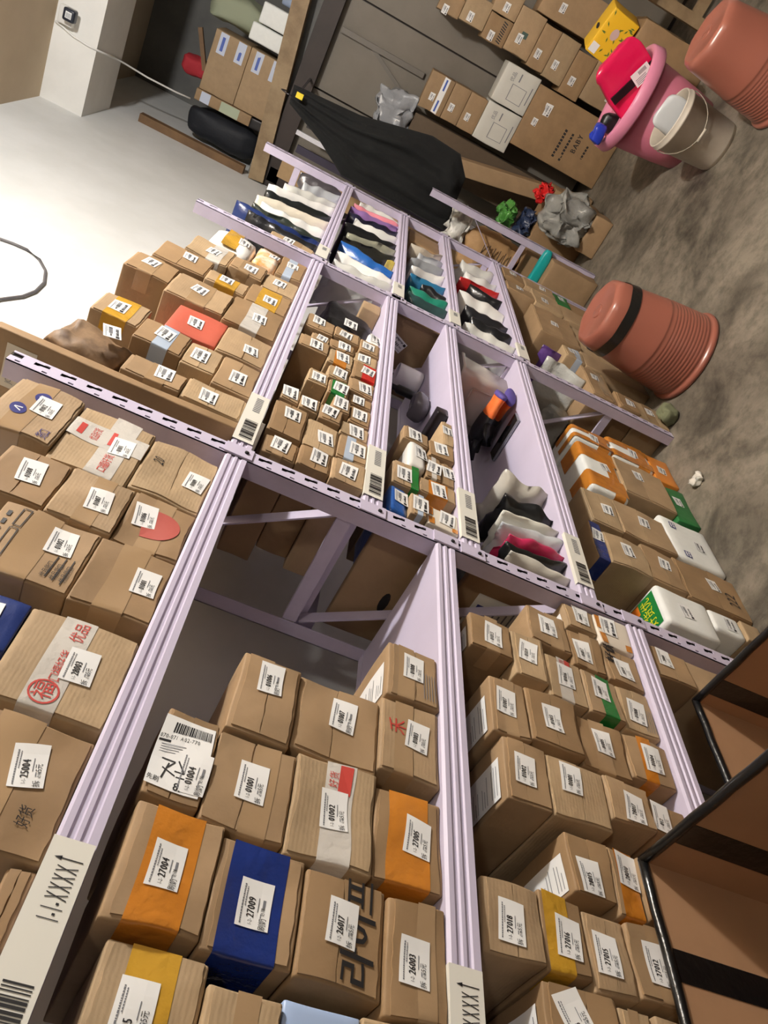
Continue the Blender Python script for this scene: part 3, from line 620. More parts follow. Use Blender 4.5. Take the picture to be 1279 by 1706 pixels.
            F = c.front(0, 0, 0, .0013); n_ = len(pts)
            for (f0_, f1_) in ((0, .35), (.35, .7), (.7, 1)):
                mb.add([F(cx + (p[0] - cx) * f_, cz + (p[1] - cz) * f_) for f_ in (f0_, f1_) for p in pts], [(i, (i + 1) % n_, n_ + (i + 1) % n_, n_ + i) for i in range(n_)], mat('faded_red_ink', (176, 82, 72), .6))
        elif key == ('A0', '01002'):
            mb = MB()
            for k2 in range(3): rect(mb, -w * .40 + k2 * .003, -h * .40 + k2 * .0115, -w * .02, -h * .40 + k2 * .0115 + .0018, F, INK); text(mb, '优品货口', -w * .36, -h * .42 + k2 * .013, .008, F, INK, .8)
            for (a, b, c1, d1) in ((-.3, .22, .1, .3), (.14, .22, .42, .3)):
                for (e1, f1, g1, h1) in ((a, b, c1, b + .012), (a, d1, c1, d1 + .012), (a, b, a + .012, d1), (c1, b, c1 + .012, d1)): rect(mb, e1 * w, f1 * h, g1 * w, h1 * h, F, INK)
            for k2 in range(5): rect(mb, -w * .3 + k2 * .02, h * .38, -w * .3 + k2 * .02 + .012, h * .42, F, INK)
        elif key == ('A0', '01009'):
            mb = MB(); text(mb, '20', w * .05, h * .22, .020, F, INK, .6)
        elif key == ('A0', '01011'):
            mb = MB(); c.tape_v(mb, -w * .05, w * .26, TAPE['clear'], off=.0009); mb.build('tape', o); mb = MB(); F = c.front(0, 0, 0, .0014)
            text(mb, '口福好货', -w * .42, -h * .18, .013, F, REDINK, .8, .05); text(mb, '优品好货', w * .02, h * .12, .012, F, REDINK, .55, .05)
            rect(mb, w * .02, -h * .08, w * .24, -h * .02, F, REDINK); rect(mb, w * .02, h * .32, w * .2, h * .40, F, REDINK)
        elif key == ('A0', '01012'):
            mb = MB()
            for (cx, cz) in ((w * .22, h * .02), (-w * .12, h * .18)):
                if mb.v: mb.build('printed_emblem', o); mb = MB()
                ring = [(cx + math.cos(2 * math.pi * k2 / 20) * .017, cz + math.sin(2 * math.pi * k2 / 20) * .0135) for k2 in range(20)]
                mb.add([F(cx, cz)] + [F(*p) for p in ring], [(0, i, i % 20 + 1) for i in range(1, 21)], BLUEINK)
                G = c.front(0, 0, 0, .0016)
                mb.add([G(cx - .007, cz - .006), G(cx - .004, cz - .006), G(cx + .0005, cz + .006), G(cx - .0015, cz + .007)], [(0, 1, 2, 3)], PAPER); mb.add([G(cx + .007, cz - .006), G(cx + .004, cz - .006), G(cx - .0005, cz + .006), G(cx + .0015, cz + .007)], [(3, 2, 1, 0)], PAPER)
            mb.build('printed_emblem', o); mb = MB(); text(mb, '货口', -w * .45, -h * .38, .014, F, BLUEINK, .8)
        elif key == ('A0', '25004'):
            mb = MB(); text(mb, '好货', -w * .28, -h * .30, .012, F, INK, .7); text(mb, '优', -w * .32, -h * .06, .012, F, INK, .7)
        elif key == ('B0', '26017'):
            mb = MB(); text(mb, '라이프', -w * .44, -h * .34, .034, F, INK, .92, .16, bold=.0022)
        elif key == ('B0', '01003'):
            mb = MB(); text(mb, '禾', w * .02, h * .10, .024, F, REDINK, .9)
        elif key == ('B0', '01002') or key == ('C0', '01016'):
            mb = MB(); rect(mb, w * .18, -h * .18, w * .48, -h * .02, F, REDINK); text(mb, '好货', w * .22, h * .0, .010, F, REDINK, .9)
        elif key == ('C0', '01014'):
            mb = MB(); text(mb, '好优', w * .05, h * .16, .022, F, INK, .9, bold=.002)
        elif key == ('C0', '01008') or key == ('B0', '01008'):
            mb = MB()
            for k2 in range(5): rect(mb, -w * .40, -h * .42 + k2 * .005, w * .1, -h * .42 + k2 * .005 + .0012, F, GREYINK)
        elif tg == '222':
            mb = MB(); text(mb, '222', -w * .25, -h * .38, .040, c.front(0, 0, 0, .001), INK, .7, .12)
        elif tg == 'foamb':
            mb = MB()
            for (cx, cz) in ((-w * .36, h * .24), (w * .30, h * .28)):
                if mb.v: mb.build('printed_emblem', o); mb = MB()
                rect(mb, cx - .016, cz - .012, cx + .016, cz + .012, F, BLUEINK); G = c.front(0, 0, 0, .0016)
                rect(mb, cx - .012, cz - .008, cx - .002, cz - .001, G, PAPER); rect(mb, cx + .002, cz - .008, cx + .012, cz - .001, G, PAPER); rect(mb, cx - .012, cz + .003, cx + .012, cz + .008, G, PAPER)
        elif tg == 'foamg':
            mb = MB(); Tp = c.top(0, -dep * .24, .0012); Tq = c.top(0, -dep * .24, .0018)
            rect(mb, -w * .40, -.05, w * .40, .05, Tp, mat('sticker_green', (28, 128, 60), .4), 2, 2); rect(mb, -w * .38, .015, w * .12, .046, Tq, mat('sticker_blue', (44, 96, 160), .4)); rect(mb, w * .14, .012, w * .38, .046, Tq, mat('sticker_orange', (240, 130, 40), .4))
            text(mb, '好货优', -w * .36, -.03, .030, Tq, mat('sticker_yellow', (232, 222, 40), .4), .9, .05)
        elif tg == 'worange':
            for q_ in ((-.46, .28, -.1, .46), (.05, .32, .47, .47), (-.46, -.46, -.26, -.28)):
                mb = MB(); rect(mb, q_[0] * w, q_[1] * h, q_[2] * w, q_[3] * h, F, TAPE['orange']); mb.build('printed_patch', o)
            mb = None
        if mb and mb.v: mb.build('printed_mark', o)
        if key == ('B0', '01004'):     # waybill covering most of the front
            mb = MB(); P = c.front(0, .003, 0, .0014); Q = c.front(0, .003, 0, .0019); a, b = w * .40, h * .47
            rect(mb, -a, -b, a, b, P, PAPER, 5, 4)
            M = lambda x, z: Q(z, -x)      # its own print runs down the box
            bx = -b * .55
            rg2 = random.Random(5)
            while bx < b * .9: d2 = rg2.choice((.0008, .0014, .002)); mb.add([M(bx, a * .55), M(bx + d2, a * .55), M(bx + d2, a * .85), M(bx, a * .85)], [(0, 1, 2, 3)], INK); bx += d2 + rg2.choice((.0008, .0012))
            text(mb, '070-071 A02-770', -b * .95, a * .36, .0058, M, INK, .72, .16)
            rect(mb, -b * .95, a * .26, -b * .5, a * .32, M, INK)
            for k2 in range(4): rect(mb, -b * .8, a * (.18 - .07 * k2), b * (.1 - .1 * k2), a * (.20 - .07 * k2), M, GREYINK)
            for s1 in (((-.6, -.2), (-.1, -.25)), ((-.1, -.25), (-.35, -.45)), ((-.5, -.45), (0, -.6)), ((0, -.2), (.3, -.5)), ((.3, -.5), (-.05, -.48)), ((.05, -.62), (.35, -.62)), ((-.3, -.3), (-.45, -.75))):
                (p0, q0), (p1, q1) = s1; dv = Vector((p1 - p0, q1 - q0)).normalized() * .03; nx, nz = -dv.y, dv.x
                mb.add([M((p0 - nx) * b, (q0 - nz * .6) * a), M((p1 - nx) * b, (q1 - nz * .6) * a), M((p1 + nx) * b, (q1 + nz * .6) * a), M((p0 + nx) * b, (q0 + nz * .6) * a)], [(0, 1, 2, 3)], INK)
            text(mb, '先刷', -b * .95, -a * .88, .0062, M, INK, .9); text(mb, '8.', b * .05, -a * .95, .010, M, INK, .9, bold=.0008)
            mb.build('waybill', o)
        if key in (('C0', '01013'), ('C0', '01007'), ('C0', '01002'), ('C0', '28015'), ('C0', '03'), ('B0', '01008'), ('C0', '01012')):
            mb = MB(); P = c.top(0, -dep / 2 + .065, .0011); Q = c.top(0, -dep / 2 + .065, .0016); rect(mb, -w * .42, -.05, w * .2, .05, P, PAPER, 4, 4)
            for k2 in range(12):
                if k2 not in (3, 7): rect(mb, -w * .36, -.043 + k2 * .0072, w * rg.uniform(-.2, .14), -.0415 + k2 * .0072, Q, GREYINK)
            mb.build('waybill', o)
        # ---- sticker
        if tg in ('plain', 'lblue', 'foamg0'): continue
        if tg == 'blue': sticker(c, o, .5, .5, 5, None, scale=1.0); continue
        if lab: u, v, ang = lab
        else: u, v, ang = rg.uniform(.45, .68), rg.uniform(.35, .6), rg.uniform(-7, 7)
        num = tg if (tg.isdigit() and tg != '222') else None
        sc2 = 1.0 if near_bay else min(1.0, (w * .92) / .054, (h * .92) / .038)
        sc2 = min(sc2, 1.0)
        if near_bay: sc2 = min(1.0, (h * 1.0) / .038)
        sticker(c, o, u, v, ang, num, PRE.get(sh, ''), 1 if sh == 'B0' and tg in ('27004', '27009', '01004', '01006', '01007') else 0, scale=sc2)

# ------------------------------------------------------------------ flattened carton and crumpled bag by the first post
mb = MB(); c = Carton((.026, .33, .50), .002, .003, 5); c.body(mb, CARD[3], 5)
o = mb.build('flat_carton', None, (1.412, .975, 1.5566)); tag(o, 'folded flat carton upright beside the first perforated post on the top shelf', 'carton')
mb = MB(); P = c.near(-.09, .19, .001); Q = c.near(-.09, .19, .0016); rect(mb, -.05, -.03, .05, .03, P, mat('buff_paper', (206, 196, 176), .6)); text(mb, 'JCX-852', -.04, .008, .012, Q, GREYINK, .7)
for k2 in range(8): rect(mb, -.02 + k2 * .006, -.022, -.02 + k2 * .006 + .003, -.002, Q, GREYINK)
mb.build('sticker', o)
mb = MB(); pillow(mb, (.135, .25, .165), mat('kraft_paper', (150, 122, 92), .6, nscale=16, col2=(96, 74, 54), bump=.6, bscale=30), 3, .022, 36, .55, fine=.9)
o = mb.build('crumpled_bag', None, (1.514, .925, 1.8195)); tag(o, 'crumpled brown paper parcel bag lying on top of the first stack', 'bag')
c = Carton((.11, .20, .12), .001, .002, 1); sticker(c, o, .6, .4, 0, None, T=(c.front(.022, -.005, .35, .036), c.front(.022, -.005, .35, .0366)))

# ------------------------------------------------------------------ upright mailer bags in the far bay
def mailer(mb, thick, depth, hgt, m, seed, lean, wr, nz=22, ny=14):
    # flat courier bag standing on edge: two creased sheets that meet in a crimped seam, ragged top
    rg = random.Random(seed); off = Vector((rg.uniform(0, 60), rg.uniform(0, 60), rg.uniform(0, 60))); vs = []; fs = []
    tops = [rg.uniform(-.02, .012) for _ in range(4)]
    for sd in (-1, 1):
        for i in range(nz + 1):
            v = i / nz
            for j in range(ny + 1):
                u = j / ny; ed = min(1, 6 * u, 6 * (1 - u)) ** .6 * (min(1, 7 * (1 - v)) ** .6) * (.55 + .45 * min(1, 5 * v))
                y = (u - .5) * depth; z = v * (hgt + tops[min(3, int(u * 4))] * (v ** 3)); q = Vector((y * 14, z * 9, sd * .7)) + off; q2 = Vector((y * 45, z * 26, sd * 1.3)) + off
                x = sd * thick * .5 * (.12 + .88 * ed) + wr * 1.5 * noise.noise(q) + wr * .8 * noise.noise(q2) + lean * z + .006 * math.sin(v * 5 + seed)
                y += wr * 1.6 * noise.noise(Vector((z * 22, u * 2, 3)) + off) * (1 - u)
                vs.append((x, y, z))
    W = ny + 1; H = (nz + 1) * W
    for i in range(nz):
        for j in range(ny): a = i * W + j; fs.append((a, a + W, a + W + 1, a + 1)); fs.append((H + a, H + a + 1, H + a + W + 1, H + a + W))
    for i in range(nz):
        for j in (0, ny): a = i * W + j; q = (a, H + a, H + a + W, a + W); fs.append(q if j == 0 else q[::-1])
    for j in range(ny):
        for i in (0, nz): a = i * W + j; q = (a, a + 1, H + a + 1, H + a); fs.append(q if i == 0 else q[::-1])
    mb.add(vs, fs, m, True)
def pack(name, sh, k, x, z, hgt, thick, rgb, desc, xt=None, depth=.24, rough=.28, y=.815, group=None, c2=None, wr=.007):
    lean = ((xt if xt is not None else x) - x) / hgt
    mb = MB(); mailer(mb, thick, depth, hgt, mat('poly_%d_%d_%d' % rgb, rgb, rough, bump=.7, bscale=28, coat=.2, **({'col2': c2, 'nscale': 14} if c2 else {})), k * 37 + int(x * 100), lean, wr)
    o = mb.build(name, None, (x, y + depth / 2, z)); tag(o, desc, 'mailer bag', group); return o
G2 = 'mailer bags on the far bay %s shelf'
WH, SV, BK, NV, CL = (226, 225, 220), (178, 182, 186), (24, 25, 28), (28, 46, 96), (206, 206, 200)
def run(sh, z, items, shelf):
    for k, (x, xt, ht, th, rgb, what) in enumerate(items):
        pack('mailer_bag', sh, k + int(z * 10), x, z + .001, ht, th, rgb, '%s, %s in the row on the far bay %s shelf' % (what, ORD[k], shelf), xt, group=G2 % shelf)
run('A2', 1.552, [(2.905, 2.93, .30, .045, BK, 'black mailer bag'), (2.965, 2.99, .35, .05, NV, 'navy blue mailer bag'), (3.04, 3.06, .29, .025, (44, 52, 46), 'dark olive mailer bag'), (3.16, 3.12, .26, .07, WH, 'white mailer bag'), (3.32, 3.19, .31, .065, (222, 214, 196), 'cream mailer bag with brown print'),
    (3.43, 3.32, .30, .05, (30, 34, 34), 'thin black mailer bag'), (3.55, 3.43, .31, .075, (232, 231, 226), 'bright white mailer bag'), (3.68, 3.58, .26, .06, CL, 'cloudy clear mailer bag'), (3.86, 3.76, .19, .07, SV, 'silver grey mailer bag'), (3.97, 3.95, .22, .05, (70, 66, 70), 'dark grey mailer bag')], 'top')
run('B2', 1.240, [(2.88, 2.86, .24, .06, CL, 'cloudy clear mailer bag'), (2.965, 2.99, .25, .06, WH, 'white mailer bag'), (3.08, 3.15, .23, .06, (36, 92, 164), 'bright blue mailer bag'), (3.19, 3.20, .05, .03, (178, 160, 80), 'small mustard packet'), (3.30, 3.21, .24, .055, (40, 40, 36), 'rolled black mailer bag'), (3.40, 3.32, .22, .05, (150, 150, 132), 'greyish olive rolled mailer bag'),
    (3.50, 3.44, .25, .06, BK, 'large black mailer bag'), (3.62, 3.57, .22, .05, WH, 'slim white mailer bag'), (3.74, 3.66, .24, .06, (34, 32, 56), 'dark navy mailer bag'), (3.82, 3.78, .24, .03, (138, 104, 160), 'purple mailer bag'), (3.90, 3.87, .25, .045, (224, 138, 152), 'pink mailer bag'), (3.98, 3.95, .22, .04, (214, 214, 208), 'white mailer bag by the pink')], 'second')
run('C2', 1.000, [(2.90, 2.92, .16, .05, (44, 70, 70), 'dark teal wired mailer bag'), (2.985, 3.02, .17, .07, (30, 122, 100), 'teal green mailer bag'), (3.08, 3.10, .12, .045, BK, 'small black mailer bag'), (3.21, 3.17, .175, .06, (40, 110, 150), 'blue and green mailer bag'), (3.36, 3.30, .165, .08, WH, 'white mailer bag'), (3.49, 3.43, .17, .07, (150, 154, 158), 'grey mailer bag'),
    (3.60, 3.56, .14, .06, SV, 'silver mailer bag'), (3.72, 3.66, .16, .07, (200, 190, 172), 'beige mailer bag')], 'third')
run('D2', .700, [(2.86, 2.90, .22, .08, CL, 'cloudy clear mailer bag'), (2.985, 3.01, .20, .08, BK, 'glossy black mailer bag'), (3.11, 3.12, .21, .06, (34, 34, 38), 'charcoal mailer bag'), (3.27, 3.30, .22, .13, WH, 'fat white mailer bag'), (3.43, 3.50, .16, .04, (22, 22, 24), 'narrow black mailer bag'), (3.58, 3.52, .22, .04, (188, 36, 38), 'red mailer bag'), (3.70, 3.66, .18, .08, (222, 222, 218), 'white mailer bag by the red'), (3.88, 3.86, .2, .10, CL, 'crinkled clear mailer bag')], 'bottom')
def carton(name, label, lo, hi, m, seed, cat='carton', group=None, rz=0, amp=.002):
    dm = [hi[i] - lo[i] for i in range(3)]; c = Carton(dm, amp, .004, seed); mb = MB(); c.body(mb, m, 5)
    o = mb.build(name, None, ((lo[0] + hi[0]) / 2, (lo[1] + hi[1]) / 2, lo[2] + .0008), (0, 0, rz)); tag(o, label, cat, group); return o, c
def near_sticker(o, c, cy, cz, num=None, scale=1, rot=0):
    ca, sa = math.cos(rot), math.sin(rot)
    P = c.near(cy, cz, .0012); Q = c.near(cy, cz, .0018)
    return sticker(c, o, .5, .5, 0, num, '', 0, scale, T=(lambda x, z: P(x * ca - z * sa, x * sa + z * ca), lambda x, z: Q(x * ca - z * sa, x * sa + z * ca)))
o, c = carton('storage_carton', 'tall brown carton stickered on its side at the start of the far bay third shelf', (2.742, .86, 1.0), (2.86, 1.16, 1.19), CARD[3], 31); near_sticker(o, c, -.05, .05, None, 1.3, 1.2)
carton('storage_carton', 'plain brown carton past the beige bag on the far bay third shelf', (3.82, .84, 1.0), (4.05, 1.12, 1.17), CARD[3], 32)
carton('card_mailer', 'thin brown card mailer at the end of the far bay second shelf', (4.02, .83, 1.24), (4.05, 1.1, 1.44), CARD[0], 33)
o, c = carton('flat_carton', 'flat brown carton with a hand hole upright beside the first post, third shelf', (1.330, .852, 1.027), (1.353, 1.158, 1.203), CARD[1], 34, amp=.001)
mb = MB(); P = c.near(.03, -.015, .001); mb.add([P(math.cos(q * .524) * .030, math.sin(q * .524) * .011) for q in range(12)], [tuple(range(12))], HOLE); mb.build('hand_hole', o)
o, c = carton('flat_carton', 'flat brown carton with a white waybill upright beside the first post, bottom shelf', (1.340, .872, .727), (1.362, 1.158, .965), CARD[3], 36, amp=.001)
mb = MB(); P = c.near(-.05, .01, .001); Q = c.near(-.05, .01, .0016); rect(mb, -.05, -.06, .05, .06, P, MATS['card_white'])
for q in range(6): rect(mb, -.04, -.045 + q * .014, .03 - .01 * (q % 3), -.041 + q * .014, Q, GREYINK)
rect(mb, -.03, .032, .02, .048, Q, BLUEINK); mb.build('waybill', o)

# ------------------------------------------------------------------ odd things on the middle bay shelves
mb = MB(); pillow(mb, (.25, .24, .20), mat('black_poly', (17, 18, 20), .38, bump=.6, bscale=30), 12, .02, 36, .5, .25, fine=.8)
o = mb.build('black_bag', None, (2.45, .98, 1.263)); tag(o, 'shiny black plastic mailer slumped at the far end of second shelf', 'bag')
c = Carton((.2, .2, .15), .001, .002, 2); mbs = MB(); P = lambda x, z: Vector((-.06 + x, -.116 + .02, .06 + z)); 
sticker(c, o, .5, .5, 0, None, scale=1.2, T=(lambda x, z: Vector((-.055 + x, -.131, .095 + z)), lambda x, z: Vector((-.055 + x, -.1316, .095 + z))))
carton('small_carton', 'small brown carton behind the black mailer on the second shelf', (2.615, .85, 1.262), (2.69, 1.05, 1.33), CARD[0], 41)
carton('black_slim_box', 'slim black box lying crosswise on the middle bay third shelf', (1.965, .82, 1.026), (2.01, 1.02, 1.062), mat('black_card', (26, 22, 24), .35), 42, 'box')
mb = MB(); mb.lathe([(.034, 0), (.040, .003), (.042, .02), (.042, .095), (.0405, .098), (.038, .095), (.038, .01), (0.001, .008)], mat('white_ceramic', (232, 230, 228), .2, coat=.5), 36)
mug = mb.build('mug', None, (2.56, 1.0, 1.0265)); tag(mug, 'white ceramic mug on the middle bay third shelf', 'mug')
mb = MB(); mb.tube([(.040, 0, .080), (.070, 0, .088), (.092, 0, .074), (.096, 0, .050), (.082, 0, .026), (.040, 0, .020)], .0065, MATS['white_ceramic'], 10); mb.build('handle', mug)
mb = MB(); mb.lathe([(.012, 0), (.016, .004), (.016, .10), (.010, .108), (.010, .124), (.0, .126)], mat('black_plastic', (24, 23, 25), .35), 20); o = mb.build('black_bottle', None, (2.36, .97, 1.0265)); tag(o, 'small black bottle standing in front of the white mug', 'bottle')
mb = MB(); pillow(mb, (.09, .09, .06), mat('smoky_plastic', (96, 92, 96), .25, bump=.4), 17, .01, 24, .6); o = mb.build('grey_packet', None, (2.25, .95, 1.0268)); tag(o, 'smoky grey plastic packet beside the black bottle', 'packet')
# bottom shelf of the middle bay
CLEAR = mat('clear_plastic', (222, 212, 204), .15, trans=.3, bump=.05)
tub = empty('storage_tub', (2.60, 1.0, .7265)); tag(tub, 'clear plastic storage tub with grey-green contents on the bottom shelf', 'tub')
mb = MB(); hx, hy, H = .075, .14, .20
def rr(hx, hy, r, n=5):
    pts = []
    for (sx, sy, a0) in ((1, 1, 0), (-1, 1, 90), (-1, -1, 180), (1, -1, 270)):
        for k in range(n): a = math.radians(a0 + 90 * k / (n - 1)); pts.append((sx * (hx - r) + r * math.cos(a), sy * (hy - r) + r * math.sin(a)))
    return pts
def tubwall(mb, secs, m, cap=True):
    n = None; vs = []; fs = []
    for (hx, hy, r, z) in secs:
        p = rr(hx, hy, r); n = len(p); vs += [(x, y, z) for x, y in p]
    for i in range(len(secs) - 1):
        for k in range(n): fs.append((i * n + k, i * n + (k + 1) % n, (i + 1) * n + (k + 1) % n, (i + 1) * n + k))
    if cap: fs.append(tuple(range(n - 1, -1, -1)))
    mb.add(vs, fs, m, True)
tubwall(mb, [(.066, .125, .02, 0), (.072, .133, .022, .10), (.075, .14, .024, H), (.082, .147, .026, H), (.082, .147, .026, H - .012), (.073, .138, .022, H - .012), (.070, .131, .02, .10), (.063, .122, .018, .004)], CLEAR); mb.build('tub_body', tub)
mb = MB(); tubwall(mb, [(.05, .11, .015, .006), (.055, .115, .018, .075)], mat('sea_glass', (86, 118, 110), .2, trans=.3)); vs = rr(.055, .115, .018); mb.add([(x, y, .075) for x, y in vs], [tuple(range(len(vs)))], MATS['sea_glass']); mb.build('contents', tub)
for s_ in (0,):
    mb = MB(); mb.tube([(-.079, -.09, .05), (-.079, -.09, .13), (-.079, .05, .13), (-.079, .05, .05)], .003, mat('tub_rib', (180, 168, 160), .2)); mb.build('rib', tub)
def glove(loc, rz, label, tilt):
    g = empty('work_glove', loc); g.rotation_euler = tilt; g.rotation_euler.z = rz; g.scale = (1.25, 1.25, 1.25); tag(g, label, 'glove', 'work gloves on the bottom shelf')
    OR = mat('orange_knit', (232, 100, 30), .7, nscale=45, col2=(226, 118, 50), bump=.3); DK = mat('dark_rubber', (26, 27, 32), .45, bump=.3)
    mb = MB(); mb.lathe([(.030, 0), (.033, .006), (.031, .03), (.036, .065)], OR, 20, T=lambda p: Vector((p.x * 1.15, p.y * .45, p.z)), close_first=True); mb.build('cuff', g)
    mb = MB(); mb.lathe([(.031, 0), (.0335, .003), (.0335, .010), (.031, .012)], mat('purple_hem', (88, 74, 150), .7), 20, T=lambda p: Vector((p.x * 1.15, p.y * .5, p.z - .003)), close_last=True); mb.build('hem', g)
    mb = MB(); pillow(mb, (.085, .034, .09), DK, 3, .003, 20, .6); o = mb.build('palm', g, (0, 0, .055))
    for k, (x, l) in enumerate(((-.032, .060), (-.011, .072), (.011, .070), (.031, .056))):
        mb = MB(); mb.tube([(x, 0, .135), (x * 1.1, -.004, .135 + l * .5), (x * 1.15, -.014, .135 + l)], .0095, DK, 8); mb.build('finger', g)
    mb = MB(); mb.tube([(.036, 0, .085), (.058, -.008, .108), (.064, -.016, .135)], .0105, DK, 8); mb.build('thumb', g); return g
glove((2.425, .845, .752), 2.95, 'orange cuffed work glove with dark rubber palm lying nearest the tub', (1.5, 0, 0))
glove((2.375, .835, .800), 3.35, 'second orange cuffed work glove lying on top of the first', (1.5, 0, 0))
ph = empty('phone', (2.30, .94, .727)); ph.rotation_euler = (0, 0, .05); tag(ph, 'black phone with a silver edge lying on the bottom shelf', 'phone')
mb = MB(); cc = Carton((.062, .17, .010), .0, .003, 3); cc.body(mb, mat('silver_edge', (150, 152, 158), .25, metal=.6), 2); mb.build('case', ph)
mb = MB(); mb.box((-.029, -.082, .0102), (.029, .082, .0112), mat('black_glass', (12, 12, 14), .08)); mb.build('screen', ph)
# bag pile at the near end of the bottom shelf
BG = 'bags at the near end of the middle bay bottom shelf'
z = .7272
def bag(x, xt, ht, th, rgb, lab_, depth=.17, rough=.3, wr=.006, y=.815, m=None, c2=None): return pack('mailer_bag', 'D1', 5, x, z, ht, th, rgb, lab_, xt, depth, rough, y, BG, c2, wr)
bag(1.395, 1.40, .165, .035, (206, 202, 190), 'flat cream mailer at the near end of the bottom shelf')
bag(1.440, 1.435, .175, .035, (26, 28, 28), 'flat black mailer between the cream and pink ones')
bag(1.482, 1.47, .175, .030, (196, 46, 92), 'crimson pink mailer in the near bag pile')
bag(1.535, 1.515, .165, .04, (196, 200, 204), 'pale grey wrinkled mailer behind the pink one', wr=.009)
bag(1.590, 1.565, .155, .03, (222, 220, 208), 'slim off-white mailer before the black clothing bag')
bag(1.655, 1.66, .145, .05, (26, 27, 29), 'knotted black clothing bag on the bottom shelf', wr=.012)
bag(1.755, 1.775, .155, .04, (190, 186, 176), 'cloudy clear bag farthest in the near bag pile', wr=.01)
mb = MB(); pillow(mb, (.21, .12, .19), MATS['black_poly'], 29, .012, 36, .55, .1, fine=.8); o = mb.build('black_bag', None, (1.50, 1.075, .7272)); tag(o, 'bulky glossy black sack at the back of the near bag pile', 'bag', BG)

# ================================================================== THE FAR END
def bfront(name, label, X, y0, y1, z0, z1, dep, m, seed, cat='carton', group=None):
    return carton(name, label, (X, y0, z0), (X + dep, y1, z1), m, seed, cat, group)
GE = 'cartons stacked against the boarded door'
o, c = bfront('printed_carton', 'big brown carton with black printed lines on the floor by the pink tub', 5.69, -.01, .38, 0, .665, .30, CARD[3], 51, group=GE)
near_sticker(o, c, .10 - .185, .21, None, 1.4, 0); near_sticker(o, c, .01, .25, None, .9, 0)
mb = MB(); P = c.near(0, 0, .001)
for k2, (zz, s_, ln_) in enumerate(((.02, .024, 9), (-.03, .022, 9), (-.16, .020, 13))):
    for q in range(ln_): rect(mb, -.14 + q * .021, zz, -.14 + q * .021 + .015, zz + s_ * .7, P, INK)
text(mb, 'BABY', -.06, -.095, .034, P, INK, .9, .15, bold=.002); mb.build('printed_mark', o)
WC = mat('white_carton', (214, 212, 202), .55, var=.05, nscale=10)
for (y0, y1, l_, sd) in ((-.03, .205, 'right of the pair above the printed carton', 52), (.215, .455, 'left of the pair above the printed carton', 53)):
    o, c = bfront('white_carton', 'white printed carton, ' + l_, 5.69, y0, y1, .667, .915, .25, WC, sd, group=GE)
    mb = MB(); P = c.near(0, 0, .001)
    rect(mb, -.08, -.07, .02, -.066, P, GREYINK); rect(mb, -.08, .03, .02, .034, P, GREYINK); rect(mb, -.08, -.07, -.077, .03, P, GREYINK); rect(mb, .017, -.07, .02, .03, P, GREYINK)
    text(mb, '优品', .03, .04, .022, P, GREYINK, .9); rect(mb, .04, .0, .09, .008, P, GREYINK); rect(mb, -.06, -.10, .05, -.094, P, GREYINK); mb.build('printed_mark', o)
for (z0, z1, l_, tp, sd) in ((.917, 1.04, 'lowest', None, 54), (1.042, 1.16, 'middle', None, 55), (1.162, 1.33, 'top', 'palebl', 56)):
    o, c = bfront('brown_carton', '%s of three brown cartons stacked on the left white carton' % l_, 5.70, .225, .452, z0, z1, .22, CARD[1], sd, group=GE)
    near_sticker(o, c, .03, .02, None, .9)
    if tp:
        mb = MB(); P = c.near(0, -.03, .001); rect(mb, -.11, -.02, .11, .02, P, PAPER, 3, 1); P = c.near(0, -.03, .0016); rect(mb, -.10, -.006, -.03, .006, P, mat('tape_blue_print', (70, 96, 178), .4)); rect(mb, .03, -.006, .10, .006, P, MATS['tape_blue_print']); mb.build('tape', o)
COLB = [(-.30, -.05, 0, .40, 'lowest'), (-.28, -.02, .402, .545, 'second lowest'), (-.31, -.05, .547, .69, 'third lowest'), (-.31, -.06, .692, .81, 'middle'), (-.33, -.075, .812, .99, 'large mark-stamped'), (-.215, -.065, .992, 1.15, 'striped-tape'), (-.25, -.09, 1.152, 1.32, 'second topmost'), (-.19, -.08, 1.322, 1.47, 'topmost')]
for k2, (y0, y1, z0, z1, l_) in enumerate(COLB):
    o, c = bfront('brown_carton', '%s brown carton in the tall stack behind the pink tub' % l_, 5.69, y0, y1, z0, z1, .30, CARD[(k2 * 3) % 4], 60 + k2, group=GE)
    near_sticker(o, c, .04, .02, None, 1.0)
    if 'striped' in l_:
        mb = MB(); P = c.near(0, 0, .001)
        for q in range(9): a = -.065 + q * .014; mb.add([P(a, -.05), P(a + .007, -.05), P(a + .017, -.02), P(a + .010, -.02)], [(0, 1, 2, 3)], INK)
        mb.build('tape', o)
    if 'mark' in l_:
        mb = MB(); P = c.near(0, 0, .001); rect(mb, -.03, -.02, .005, .02, P, mat('stamp_green', (70, 92, 84), .6)); mb.build('printed_mark', o)
o, c = bfront('brown_carton', 'brown carton with striped tape beside the tall stack, higher one', 5.69, -.36, -.222, .992, 1.16, .28, CARD[0], 75, group=GE); near_sticker(o, c, .02, .0)
o, c = bfront('brown_carton', 'brown carton in the second column behind the yellow box', 5.69, -.56, -.34, .42, .90, .28, CARD[1], 76, group=GE); near_sticker(o, c, .03, .1)
bfront('red_carton', 'small red-orange carton above the yellow box', 5.60, -.52, -.345, .30, .418, .28, mat('red_orange_card', (196, 86, 52), .5), 77, group=GE)
bfront('brown_carton', 'brown carton on the floor under the red-orange carton', 5.60, -.60, -.335, 0, .298, .30, CARD[2], 78, group=GE)
